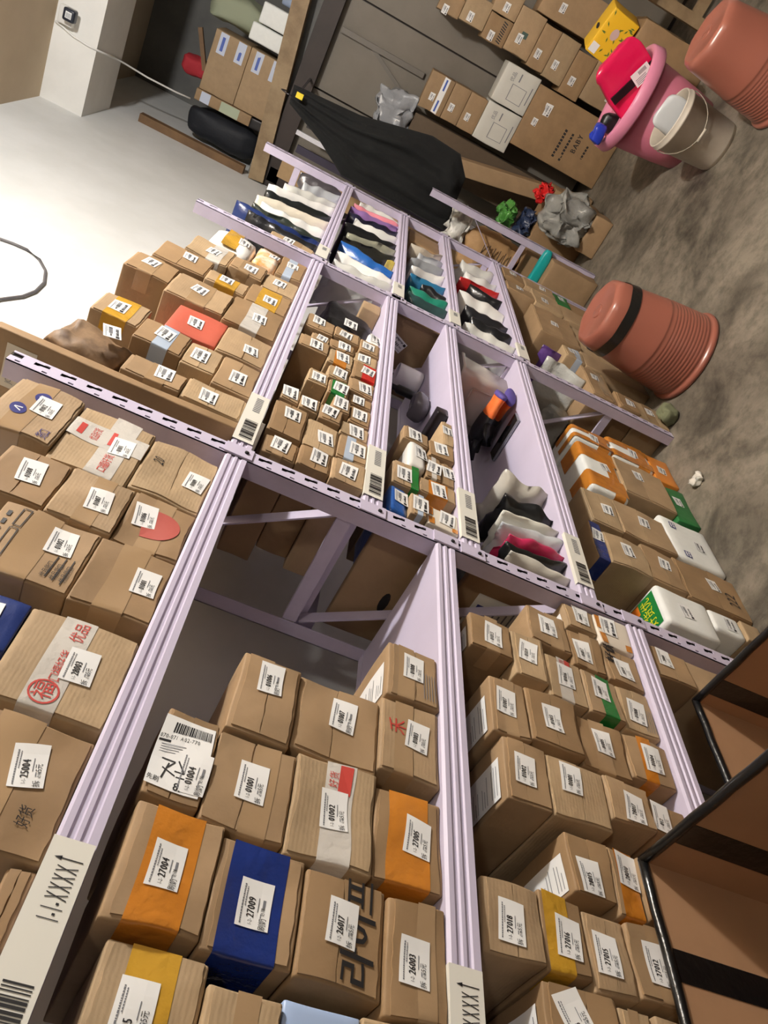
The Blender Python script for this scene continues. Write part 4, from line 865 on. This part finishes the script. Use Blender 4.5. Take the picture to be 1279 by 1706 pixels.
# leaning long flat carton
mb = MB(); c = Carton((.14, .10, 1.06), .002, .004, 80); c.body(mb, CARD[1], 6)
o = mb.build('long_carton', None, (5.52, .47, 0.006), (math.radians(-10.5), math.radians(2), 0)); tag(o, 'long narrow brown carton leaning upright before the printed carton', 'carton')
near_sticker(o, c, 0, .42, None, 1.3)
# yellow floral box
yb = empty('yellow_carton', (5.05, -.38, .462)); yb.rotation_euler = (.12, 0, -.25); tag(yb, 'yellow flower-printed carton with a carry hole above the pink tub', 'carton')
mb = MB(); c = Carton((.20, .24, .17), .001, .004, 82); c.body(mb, mat('yellow_floral', (240, 190, 40), .45), 5); mb.build('carton_body', yb)
mb = MB(); P = c.near(0, 0, .0012); rg = random.Random(9); FG = mat('leaf_print', (88, 112, 48), .5); FP = mat('flower_print', (206, 176, 170), .5)
for q in range(26):
    x, zz, a = rg.uniform(-.10, .10), rg.uniform(-.07, .07), rg.uniform(0, 3.1)
    L_, W_ = .014, .004; ca, sa = math.cos(a), math.sin(a)
    mb.add([P(x - ca * L_, zz - sa * L_), P(x + sa * W_, zz - ca * W_), P(x + ca * L_, zz + sa * L_), P(x - sa * W_, zz + ca * W_)], [(0, 1, 2, 3)], FG)
P = c.near(0, 0, .0018); ring = [(.02 + math.cos(t * .524) * .03, math.sin(t * .524) * .022) for t in range(12)]; mb.add([P(*p) for p in ring], [tuple(range(12))], FP)
rect(mb, -.11, .03, -.06, .075, P, PAPER); mb.build('printed_mark', yb)
mb = MB(); P = c.top(0, 0, .0014); ring = [(math.cos(t * .524) * .045, math.sin(t * .524) * .014 + .01) for t in range(12)]; mb.add([P(*p) for p in ring], [tuple(range(12))], INK); mb.build('carry_hole', yb)
carton('brown_carton', 'brown carton holding up the yellow box behind the pink tub', (4.90, -.52, 0), (5.20, -.22, .44), CARD[3], 83, group=GE)
# pink tub with parcels
def ring_wall(prof, m, n=48, fn=None):
    mb = MB(); mb.lathe(prof, m, n, fn); return mb
PINK = mat('pink_plastic', (226, 142, 172), .35, var=.06, nscale=5); PINK2 = mat('pink_plastic_body', (206, 118, 140), .4, var=.06, nscale=5)
tb = empty('wash_tub', (4.56, -.15, 0)); tag(tb, 'large pink plastic tub holding mailers on the concrete floor', 'tub')
ring_wall([(.175, .002), (.18, 0.0), (.195, .10), (.225, .385), (.219, .385), (.190, .10), (.172, .012), (.001, .010)], PINK2).build('tub_body', tb)
ring_wall([(.224, .372), (.262, .362), (.268, .370), (.262, .420), (.250, .428), (.232, .424), (.221, .386)], PINK, 56).build('rim', tb).data
MAG = mat('magenta_poly', (226, 24, 84), .25, bump=.5, bscale=18, coat=.3)
mb = MB(); pillow(mb, (.06, .27, .36), MAG, 44, .014, 40, .28, fine=.7); pm = mb.build('pink_mailer', None, (4.535, -.15, .26), (.36, -.10, .06)); tag(pm, 'bright magenta mailer bag with a white waybill leaning in the tub', 'mailer bag')
mb = MB(); mb.box((-.047, -.128, .17), (-.0355, .128, .21), TAPE['black']); mb.build('tape', pm)
mb = MB(); P = lambda x, z: Vector((-.049, -.05 - x, .19 + z)); rect(mb, -.05, -.035, .05, .035, P, PAPER); Q = lambda x, z: Vector((-.0496, -.05 - x, .19 + z))
for q in range(9): rect(mb, -.01 + q * .005, .008, -.01 + q * .005 + .0025, .026, Q, INK)
for q in range(4): rect(mb, -.04, -.028 + q * .008, .02, -.025 + q * .008, Q, GREYINK)
mb.build('waybill', pm)
mb = MB(); pillow(mb, (.08, .11, .25), MATS['black_poly'], 45, .01, 28, .6); o = mb.build('black_bag', None, (4.63, -.06, .20), (-.25, 0, 0)); tag(o, 'black plastic bag beside the magenta mailer in the tub', 'bag')
mb = MB(); pillow(mb, (.08, .10, .06), mat('royal_blue_poly', (36, 58, 176), .3), 46, .01, 20, .6); o = mb.build('blue_packet', None, (4.43, .055, .44)); tag(o, 'small blue packet poking out of the tub', 'packet')
# white bucket
BU = mat('dusty_white_plastic', (206, 198, 184), .5, nscale=6, col2=(186, 176, 160))
bk = empty('bucket', (4.08, -.155, 0)); tag(bk, 'dirty white plastic bucket with a wire handle in front of the pink tub', 'bucket')
ring_wall([(.110, .002), (.113, 0), (.117, .02), (.136, .26), (.142, .262), (.143, .272), (.138, .274), (.139, .292), (.136, .297), (.131, .292), (.127, .24), (.108, .01), (.001, .008)], BU).build('bucket_body', bk)
mb = MB(); mb.tube([(-.02, .142, .262)] + [(-.02 - .126 * math.sin(t), .142 * math.cos(t), .262 - .10 * math.sin(t)) for t in [math.pi * k / 14 for k in range(1, 14)]] + [(-.02, -.142, .262)], .0028, mat('wire_grey', (150, 142, 128), .4, metal=.4)); mb.build('handle', bk)
mb = MB(); mb.tube([(-.147, .03, .160), (-.148, -.03, .160)], .007, BU); mb.build('grip', bk)
mb = MB(); pillow(mb, (.045, .16, .24), mat('silver_poly', (206, 210, 212), .25, bump=.5, bscale=25, coat=.2), 47, .012, 28, .5); o = mb.build('white_mailer', None, (4.09, -.155, .12), (.10, 0, 0)); tag(o, 'silvery white mailer standing in the dirty white bucket', 'mailer bag')
# salmon bins, upside down
SAL = mat('salmon_plastic', (156, 95, 79), .3, var=.05, nscale=4, bump=.05, coat=.15)
def bin_fn(r, z, t):
    k = max(0, min(1, (z - .30) / .12)); return r * (1 - .045 * k * (1 + math.cos(8 * t)) * .5)
def salmon_bin(loc, rz, label, taped):
    b = empty('waste_bin', loc, rz); tag(b, label, 'bin', 'upturned salmon bins')
    prof = [(.183, 0), (.192, .004), (.193, .016), (.186, .024), (.181, .026)]
    for k in range(11): z0 = .034 + k * .0145; rr_ = .181 - z0 * .075; prof += [(rr_, z0), (rr_ + .0018, z0 + .004), (rr_ + .0018, z0 + .009), (rr_, z0 + .013)]
    prof += [(.166, .205), (.1675, .208), (.165, .213), (.150, .385), (.147, .415), (.140, .432), (.128, .441), (.120, .443), (.110, .438), (.001, .438)]
    mb = MB(); mb.lathe(prof, SAL, 64, bin_fn, close_first=False, close_last=True); mb.build('bin_shell', b)
    mb = MB(); mb.bar((-.022, 0, .4395), (.022, 0, .4395), .010, .006, SAL); mb.lathe([(.030, .438), (.030, .440), (.026, .441)], SAL, 20, close_first=False, close_last=True); mb.build('base_notch', b)
    if taped: mb = MB(); mb.lathe([(.1562, .343), (.1532, .385)], TAPE['black'], 64, bin_fn, close_first=False); mb.build('tape', b)
    return b
salmon_bin((3.03, .575, 0), .2, 'upturned salmon plastic bin with a black tape band beside the shelves', True)
salmon_bin((3.80, -.47, 0), .7, 'upturned salmon plastic bin without tape beside the dirty white bucket', False)
# wooden stand at the far right
st_ = empty('wooden_stand', (5.15, -.70, 0)); tag(st_, 'worn wooden bench frame behind the upturned bin at the far right', 'bench')
for (n_, lo, hi) in (('leg', (-.03, .02, 0), (.03, .08, .56)), ('leg', (-.03, -.65, 0), (.03, -.59, .56)), ('top_board', (-.20, -.70, .56), (.30, .12, .60)), ('rail', (-.02, -.59, .12), (.02, .02, .18))):
    mb = MB(); mb.box(lo, hi, WOOD); mb.build(n_, st_)
mb = MB(); c = Carton((.14, .20, .05), .001, .004, 90); c.body(mb, WC, 4); o = mb.build('white_board_box', None, (5.1, -.80, .601)); tag(o, 'flat white box on the wooden bench at the far right', 'box')

# ------------------------------------------------------------------ upright frame at the end of the shelves, with what it holds
fr = empty('end_frame', (4.615, .706, 0)); tag(fr, 'separate lilac upright shelf frame beyond the far bay', 'shelf')
def fu(o): return under(o, fr)
fu(lpost('post', None, 4.60, 4.640, .700, 1, 0, 1.10)); fu(lpost('post', None, 4.60, 4.640, 1.08, -1, 0, 1.10, False))
mb = MB(); mb.bar((4.612, .742, .475), (4.612, 1.038, .485), .03, .026, LILAC_DK); fu(mb.build('strut', None))
mb = MB(); mb.bar((4.612, .742, .13), (4.612, 1.038, .13), .03, .026, LILAC_DK); fu(mb.build('strut', None))
mb = MB(); mb.bar((4.624, .742, .80), (4.624, 1.038, .42), .004, .03, LILAC_DK, up=(1, 0, 0)); fu(mb.build('brace', None))
KR = mat('kraft_bag', (176, 140, 96), .7, nscale=12, col2=(160, 124, 82), bump=.4, bscale=25)
mb = MB(); pillow(mb, (.20, .26, .34), KR, 71, .03, 44, .5, fine=1.0); o = mb.build('kraft_sack', None, (4.78, .92, .42)); tag(o, 'brown kraft paper sack with black print behind the end frame', 'sack')
mb = MB()
for k2 in range(6): mb.box((-.112, -.08, .07 + k2 * .035), (-.106, .07 - k2 * .01, .073 + k2 * .035), INK)
mb.build('printed_mark', o)
carton('brown_carton', 'brown carton under the kraft sack behind the end frame', (4.66, .78, 0), (4.92, 1.06, .418), CARD[3], 91)
mb = MB(); pillow(mb, (.05, .30, .06), mat('turquoise_poly', (24, 160, 160), .35), 72, .006, 20, .5); o = mb.build('turquoise_packet', None, (4.57, .74 + .10, .30), (0, 0, .0)); tag(o, 'turquoise packet lying inside the end frame', 'packet')
carton('brown_carton', 'small brown carton under the turquoise packet beside the end frame', (4.46, .72, 0), (4.592, .98, .30), CARD[1], 92)
mb = MB(); pillow(mb, (.24, .26, .26), mat('bubble_wrap', (176, 176, 170), .15, trans=.35, bump=.9, bscale=70, coat=.3), 73, .05, 56, .7, fine=1.3); o = mb.build('bubble_wrap_bundle', None, (4.93, .55, .121)); tag(o, 'bundle of crinkled bubble wrap on the floor past the end frame', 'bundle')
carton('brown_carton', 'low brown carton under the bubble wrap bundle', (4.83, .43, 0), (5.06, .66, .12), CARD[1], 93)
mb = MB(); pillow(mb, (.09, .10, .08), mat('red_poly', (206, 34, 34), .3, bump=.8, bscale=25, bdist=.01), 74, .03, 44, .6, fine=1.2); o = mb.build('red_packet', None, (5.20, .50, .351)); tag(o, 'crumpled red packet above the bubble wrap', 'packet')
carton('brown_carton', 'dark brown carton behind the bubble wrap holding the red packet', (5.12, .44, 0), (5.38, .84, .35), CARD[3], 94)
for k2, (x, y, zz, dm, rgb, l_) in enumerate(((5.22, .72, .351, (.16, .16, .09), (44, 56, 84), 'dark blue bag in the heap past the end frame'), (4.80, .86, .79, (.16, .20, .12), (206, 204, 196), 'white bag on the kraft sack'), (5.25, .73, .475, (.13, .16, .10), (84, 150, 66), 'green bag on the heap past the end frame'))):
    mb = MB(); pillow(mb, dm, mat('heap_%d' % k2, rgb, .3, bump=.8, bscale=25, bdist=.01), 76 + k2, .035, 48, .6, fine=1.2); o = mb.build('plastic_bag', None, (x, y, zz)); tag(o, l_, 'bag')
# black clothing hanging over the end of the rack
def drape(name, label, X, outline_l, outline_r, m, depth, seed, n=44, mm=40):
    """hanging cloth: rows run from top to bottom between two edge curves (y, z); folds push it in x"""
    mb = MB(); vs = []; fs = []
    def ev(cu, t):
        k = t * (len(cu) - 1); i = min(int(k), len(cu) - 2); f = k - i; return Vector(cu[i]).lerp(Vector(cu[i + 1]), f)
    for side in (0, 1):
        for i in range(n + 1):
            t = i / n; a = ev(outline_l, t); b = ev(outline_r, t)
            for j in range(mm + 1):
                s_ = j / mm; p = a.lerp(b, s_); ed = min(1, min(s_, 1 - s_) * 5) * min(1, min(t, 1 - t) * 8 + .15)
                fold = .013 * math.sin(s_ * 26 + t * 3 + 2 * noise.noise(Vector((s_ * 4, t * 3, 1))) + seed) + .03 * noise.noise(Vector((s_ * 3, t * 4, seed))) + .008 * noise.noise(Vector((s_ * 12, t * 10, seed)))
                vs.append((X + (fold * ed - depth * ed * .5 if side == 0 else depth * ed * .5), p.x, p.y))
    w = mm + 1; h = (n + 1) * w
    for i in range(n):
        for j in range(mm):
            a = i * w + j; fs.append((a, a + 1, a + w + 1, a + w)); fs.append((h + a, h + a + w, h + a + w + 1, h + a + 1))
    for i in range(n):
        for j in (0, mm): a = i * w + j; q = (a, a + w, h + a + w, h + a); fs.append(q if j == 0 else q[::-1])
    for j in range(mm):
        for i in (0, n): a = i * w + j; q = (a, h + a, h + a + 1, a + 1); fs.append(q if i == 0 else q[::-1])
    x0 = sum(v[1] for v in vs) / len(vs); mb.add([(v[0] - X, v[1] - x0, v[2]) for v in vs], fs, m, True)
    o = mb.build(name, None, (X, x0, 0)); return o
BLK = mat('black_cloth', (10, 11, 12), .95, nscale=8, col2=(17, 19, 19), bump=.5, bscale=90)
o = drape('hanging_coat', '', 4.85, [(.60, 2.03), (.575, 1.63), (.487, 1.21), (.50, 1.02), (.60, .93)], [(.70, 2.02), (.80, 1.79), (.915, 1.60), (.915, 1.15), (.92, .90)], BLK, .09, 2)
tag(o, 'long black coat hanging over the end of the rack', 'coat')
mb = MB(); mb.box((-.075, -.085, 1.955), (-.066, -.055, 1.995), mat('yellow_tab', (220, 196, 40), .5)); mb.build('tab', o)
mb = MB(); mb.tube([(4.86, .66, 2.02), (4.86, .66, 2.06), (4.90, .66, 2.09), (4.94, .66, 2.07)], .004, STEEL); mb.bar((4.86, .66, 2.0), (6.05, .66, 2.06), .012, .012, STEEL)
o = mb.build('hanging_rail', None); tag(o, 'thin steel rail running from the door to the black coat', 'rail')
mb = MB(); pillow(mb, (.18, .26, .26), mat('grey_poly', (150, 152, 156), .3, bump=.8, bscale=16, coat=.2, bdist=.012), 81, .05, 48, .55, fine=1.0); o = mb.build('grey_bag', None, (5.79, .57, 1.32)); tag(o, 'grey plastic bag behind the black coat', 'bag')
carton('gap_shade_carton', 'tall carton behind the black coat, coloured dark for gap shade', (5.75, .50, 0), (5.95, .78, 1.318), mat('gap_shade_card', (92, 76, 58), .75, var=.12), 95)  # card colour darkened to stand in for the shadow in this gap
# leaning boards between coat and wall
for k2, (y, rgb, l_, w_, zt) in enumerate(((1.22, (176, 146, 106), 'brown cardboard sheet leaning beyond the far post by the wall', .14, 2.02), (1.06, (52, 46, 66), 'dark violet board leaning beside the cardboard sheet', .05, 1.96), (.965, (222, 220, 226), 'white strip leaning beside the dark violet board', .03, 2.00), (.885, (40, 38, 40), 'black strip leaning nearest the black coat', .05, 1.95))):
    mb = MB(); mb.box((-.012, -w_ / 2, 0), (.012, w_ / 2, zt), mat('lean_%d' % k2, rgb, .6, var=.1)); o = mb.build('leaning_board', None, (5.60, y, 0.003), (0, math.radians(4), 0)); tag(o, l_, 'board')

# ------------------------------------------------------------------ loft things
LF = 'things stored in the loft'
for (z0, z1, l_, sd) in ((2.251, 2.51, 'lower', 101), (2.512, 2.77, 'upper', 102)):
    o, c = carton('taped_carton', '%s brown carton with blue-printed tape in the loft' % l_, (6.14, .68, z0), (6.42, 1.08, z1), CARD[0], sd, group=LF)
    for (a, b) in ((-.10, -.04), (.03, .09)):
        mb = MB(); P = c.near(0, 0, .0012); rect(mb, .06, a, .195, b, P, mat('loft_tape', (196, 204, 222), .35), 2, 1)
        P = c.near(0, 0, .0018); rect(mb, .08, a + .02, .17, a + .04, P, mat('tape_blue_print', (70, 96, 178), .4)); mb.build('tape', o)
o, c = carton('taped_carton', 'slim brown carton taped in green and blue beside the black loft bag', (6.13, 1.085, 2.36), (6.35, 1.16, 2.78), CARD[1], 103, group=LF)
mb = MB(); P = c.near(0, 0, .0012); rect(mb, -.035, -.12, .035, .02, P, mat('pale_green_tape', (176, 186, 160), .35)); rect(mb, -.035, .10, .035, .17, P, MATS['loft_tape']); mb.build('tape', o)
carton('black_slim_box', 'black box under the slim taped carton in the loft', (6.13, 1.09, 2.251), (6.33, 1.16, 2.358), MATS['black_card'], 104, 'box', LF)
mb = MB(); pillow(mb, (.30, .21, .55), mat('navy_black_cloth', (30, 33, 40), .7, bump=.4), 105, .03, 36, .6); o = mb.build('black_duffel', None, (6.28, 1.30, 2.251)); tag(o, 'black cloth duffel bag in the loft beside the wall', 'bag', LF)
mb = MB(); pillow(mb, (.16, .13, .20), mat('red_cloth', (176, 44, 54), .8, bump=.4), 106, .02, 24, .6); o = mb.build('red_cloth', None, (6.38, 1.0, 2.771)); tag(o, 'red cloth bundle on top of the loft cartons', 'cloth', LF)
mb = MB(); mb.bar((6.26, .98, 2.79), (6.26, .74, 2.90), .03, .03, WOOD2); o = mb.build('wood_strip', None); tag(o, 'short wooden strip resting on the loft cartons', 'board', LF)
mb = MB(); pillow(mb, (.26, .20, .46), mat('sage_cloth', (150, 156, 132), .8, bump=.6, bscale=14), 107, .035, 36, .55); o = mb.build('sage_cloth', None, (6.34, .55, 2.41)); tag(o, 'sage green crumpled cloth in the loft', 'cloth', LF)
carton('black_slim_box', 'dark box under the sage cloth in the loft', (6.2, .46, 2.251), (6.46, .66, 2.408), MATS['black_card'], 108, 'box', LF)
for (y0, y1, l_) in ((.525, .635, 'left'), (.385, .515, 'right')):
    c = Carton((.06, y1 - y0, .30 if l_ == 'left' else .27), .001, .01, 109); mb = MB(); c.body(mb, FOAM, 4); o = mb.build('foam_slab', None, (6.13, (y0 + y1) / 2, 2.251)); tag(o, '%s of two white foam slabs at the loft edge' % l_, 'foam', LF)
mb = MB(); mb.lathe([(.03, 0), (.034, .004), (.034, .16), (.03, .164)], mat('denim_roll', (146, 160, 186), .7), 20, close_last=True); o = mb.build('blue_roll', None, (6.13, .32, 2.2505)); tag(o, 'pale blue roll of cloth standing beside the foam slabs in the loft', 'roll', LF)

# ------------------------------------------------------------------ charger, cables
ch = empty('wall_charger', (5.37, .93, 3.38)); tag(ch, 'white socket box with a plugged black adapter on the lintel', 'charger')
mb = MB(); c = Carton((.05, .10, .09), 0, .006, 1); c.body(mb, mat('white_plastic', (228, 226, 220), .4), 2); mb.build('socket_box', ch, (-.026, .0, 0.02))
mb = MB(); c = Carton((.06, .07, .07), 0, .010, 1); c.body(mb, mat('navy_plastic', (36, 40, 52), .4), 3); P = c.near(0, 0, .0006); rect(mb, -.018, -.018, .018, .018, P, PAPER); Q = c.near(0, 0, .0010)
for k2 in range(5): rect(mb, -.015, -.014 + k2 * .006, .012, -.011 + k2 * .006, Q, GREYINK)
mb.build('adapter', ch, (-.083, -.02, -.005))
mb = MB(); mb.tube([(5.355, .99, 3.51), (5.355, 1.0, 3.46), (5.36, 1.02, 3.40), (5.362, 1.03, 3.30), (5.366, 1.03, 3.244), (5.6, 1.07, 3.235), (5.88, 1.12, 3.243), (5.97, 1.15, 3.08), (6.08, 1.17, 2.90), (6.12, 1.17, 2.80)], .006, mat('white_cable', (232, 230, 224), .4))
o = mb.build('white_cable', None); tag(o, 'white cable running under the lintel to the loft', 'cable')
mb = MB(); mb.tube([(2.2, 1.432, 2.70), (2.45, 1.432, 2.56), (2.655, 1.432, 2.517), (2.75, 1.432, 2.475), (2.83, 1.432, 2.462), (2.93, 1.432, 2.47), (3.037, 1.432, 2.509), (3.11, 1.432, 2.565), (3.147, 1.432, 2.633), (3.145, 1.432, 2.69), (3.133, 1.432, 2.737), (3.10, 1.432, 2.95), (3.05, 1.432, 3.25), (3.03, 1.432, 3.515)], .006, mat('grey_cable', (96, 94, 96), .5))
o = mb.build('grey_cable', None); tag(o, 'grey cable looping on the white wall above the shelves', 'cable')

# ------------------------------------------------------------------ two black-taped open cartons in the aisle
def open_carton(label, x0, x1, y0, y1, z1, rz, far_strips, side_strips):
    b = empty('open_carton', ((x0 + x1) / 2, (y0 + y1) / 2, 0), rz); tag(b, label, 'carton', 'open cartons edged with black tape')
    hx, hy, t = (x1 - x0) / 2, (y1 - y0) / 2, .005
    for (lo, hi) in (((hx - t, -hy, 0), (hx, hy, z1)), ((-hx, -hy, 0), (-hx + t, hy, z1)), ((-hx + t, hy - t, 0), (hx - t, hy, z1)), ((-hx + t, -hy, 0), (hx - t, -hy + t, z1)), ((-hx + t, -hy + t, 0), (hx - t, hy - t, t))):
        mb = MB(); mb.box(lo, hi, CARD_IN); mb.build('panel', b)
    e = .0012; d_ = .026
    for (a, c_, ax) in ((hx - t / 2, 0, 'y'), (-hx + t / 2, 0, 'y'), (0, hy - t / 2, 'x'), (0, -hy + t / 2, 'x')):
        mb = MB()
        if ax == 'y': pts = [(a, -hy + (2 * hy) * k / 12, z1 - .004 + random.uniform(-.0015, .0015)) for k in range(13)]
        else: pts = [(-hx + 2 * hx * k / 12, c_, z1 - .004 + random.uniform(-.0015, .0015)) for k in range(13)]
        mb.tube(pts, .0075, TAPE['black'], 8); mb.build('rim_tape', b)
    cx_, cy_ = (x0 + x1) / 2, (y0 + y1) / 2
    for (a, c_) in far_strips:
        mb = MB(); mb.box((hx - t - e, a - cy_, .01), (hx - t, c_ - cy_, z1 - .008), TAPE['black']); mb.build('tape', b)
    for (a, c_) in side_strips:
        mb = MB(); mb.box((a - cx_, hy - t - e, .01), (c_ - cx_, hy - t, z1 - .008), TAPE['black']); mb.build('tape', b)
    return b
open_carton('open carton with black-taped rim standing nearest the camera', .20, .655, .30, .772, .785, 0, [(.663, .708), (.44, .49)], [(.488, .530), (.28, .325)])
open_carton('open carton with black-taped rim beside the lower shelves, farther one', .675, 1.075, .30, .775, .530, 0, [(.699, .742), (.46, .505)], [(.75, .80)])

# ------------------------------------------------------------------ litter on the floor
mb = MB(); pillow(mb, (.045, .05, .025), mat('white_tissue', (214, 210, 200), .8), 120, .014, 24, .7); o = mb.build('paper_ball', None, (2.37, .80, 0.0005)); tag(o, 'crumpled white paper scrap on the concrete floor', 'paper')
# ------------------------------------------------------------------ loose packets at the foot of the far bay
FB_ = 'loose packets at the foot of the far bay'
SILV = mat('bubble_silver', (190, 192, 188), .18, bump=.9, bscale=80, coat=.3)
mb = MB(); mailer(mb, .035, .24, .17, SILV, 5, .25, .008); o = mb.build('silver_mailer', None, (2.91, .93, .3605)); tag(o, 'silver bubble mailer leaning on the brown cartons past the second post', 'mailer bag', FB_)
mb = MB(); pillow(mb, (.10, .20, .13), mat('bubble_wrap', (176, 176, 170), .15), 133, .02, 36, .6); o = mb.build('bubble_wrap_bundle', None, (2.80, 1.03, .3605)); tag(o, 'cloudy bubble wrap bundle seen behind the second post', 'bundle')
mb = MB(); mailer(mb, .02, .22, .09, mat('purple_poly', (92, 62, 128), .3, bump=.5), 8, .1, .004); o = mb.build('purple_packet', None, (3.12, .93, .4305)); tag(o, 'small purple packet on the narrow stack past the second post', 'packet', FB_)
mb = MB(); pillow(mb, (.16, .05, .10), MATS['black_poly'], 135, .012, 28, .6); o = mb.build('black_packet', None, (3.30, .765, 0.0006)); tag(o, 'black packet on the floor beside the taped bin', 'packet', FB_)
mb = MB(); pillow(mb, (.10, .06, .07), mat('moss_cloth', (112, 116, 88), .9, bump=.6), 136, .014, 28, .6); o = mb.build('green_rag', None, (2.80, .755, .0006)); tag(o, 'mossy green rag on the floor between the bin and the cartons', 'cloth')
bpy.context.view_layer.update()
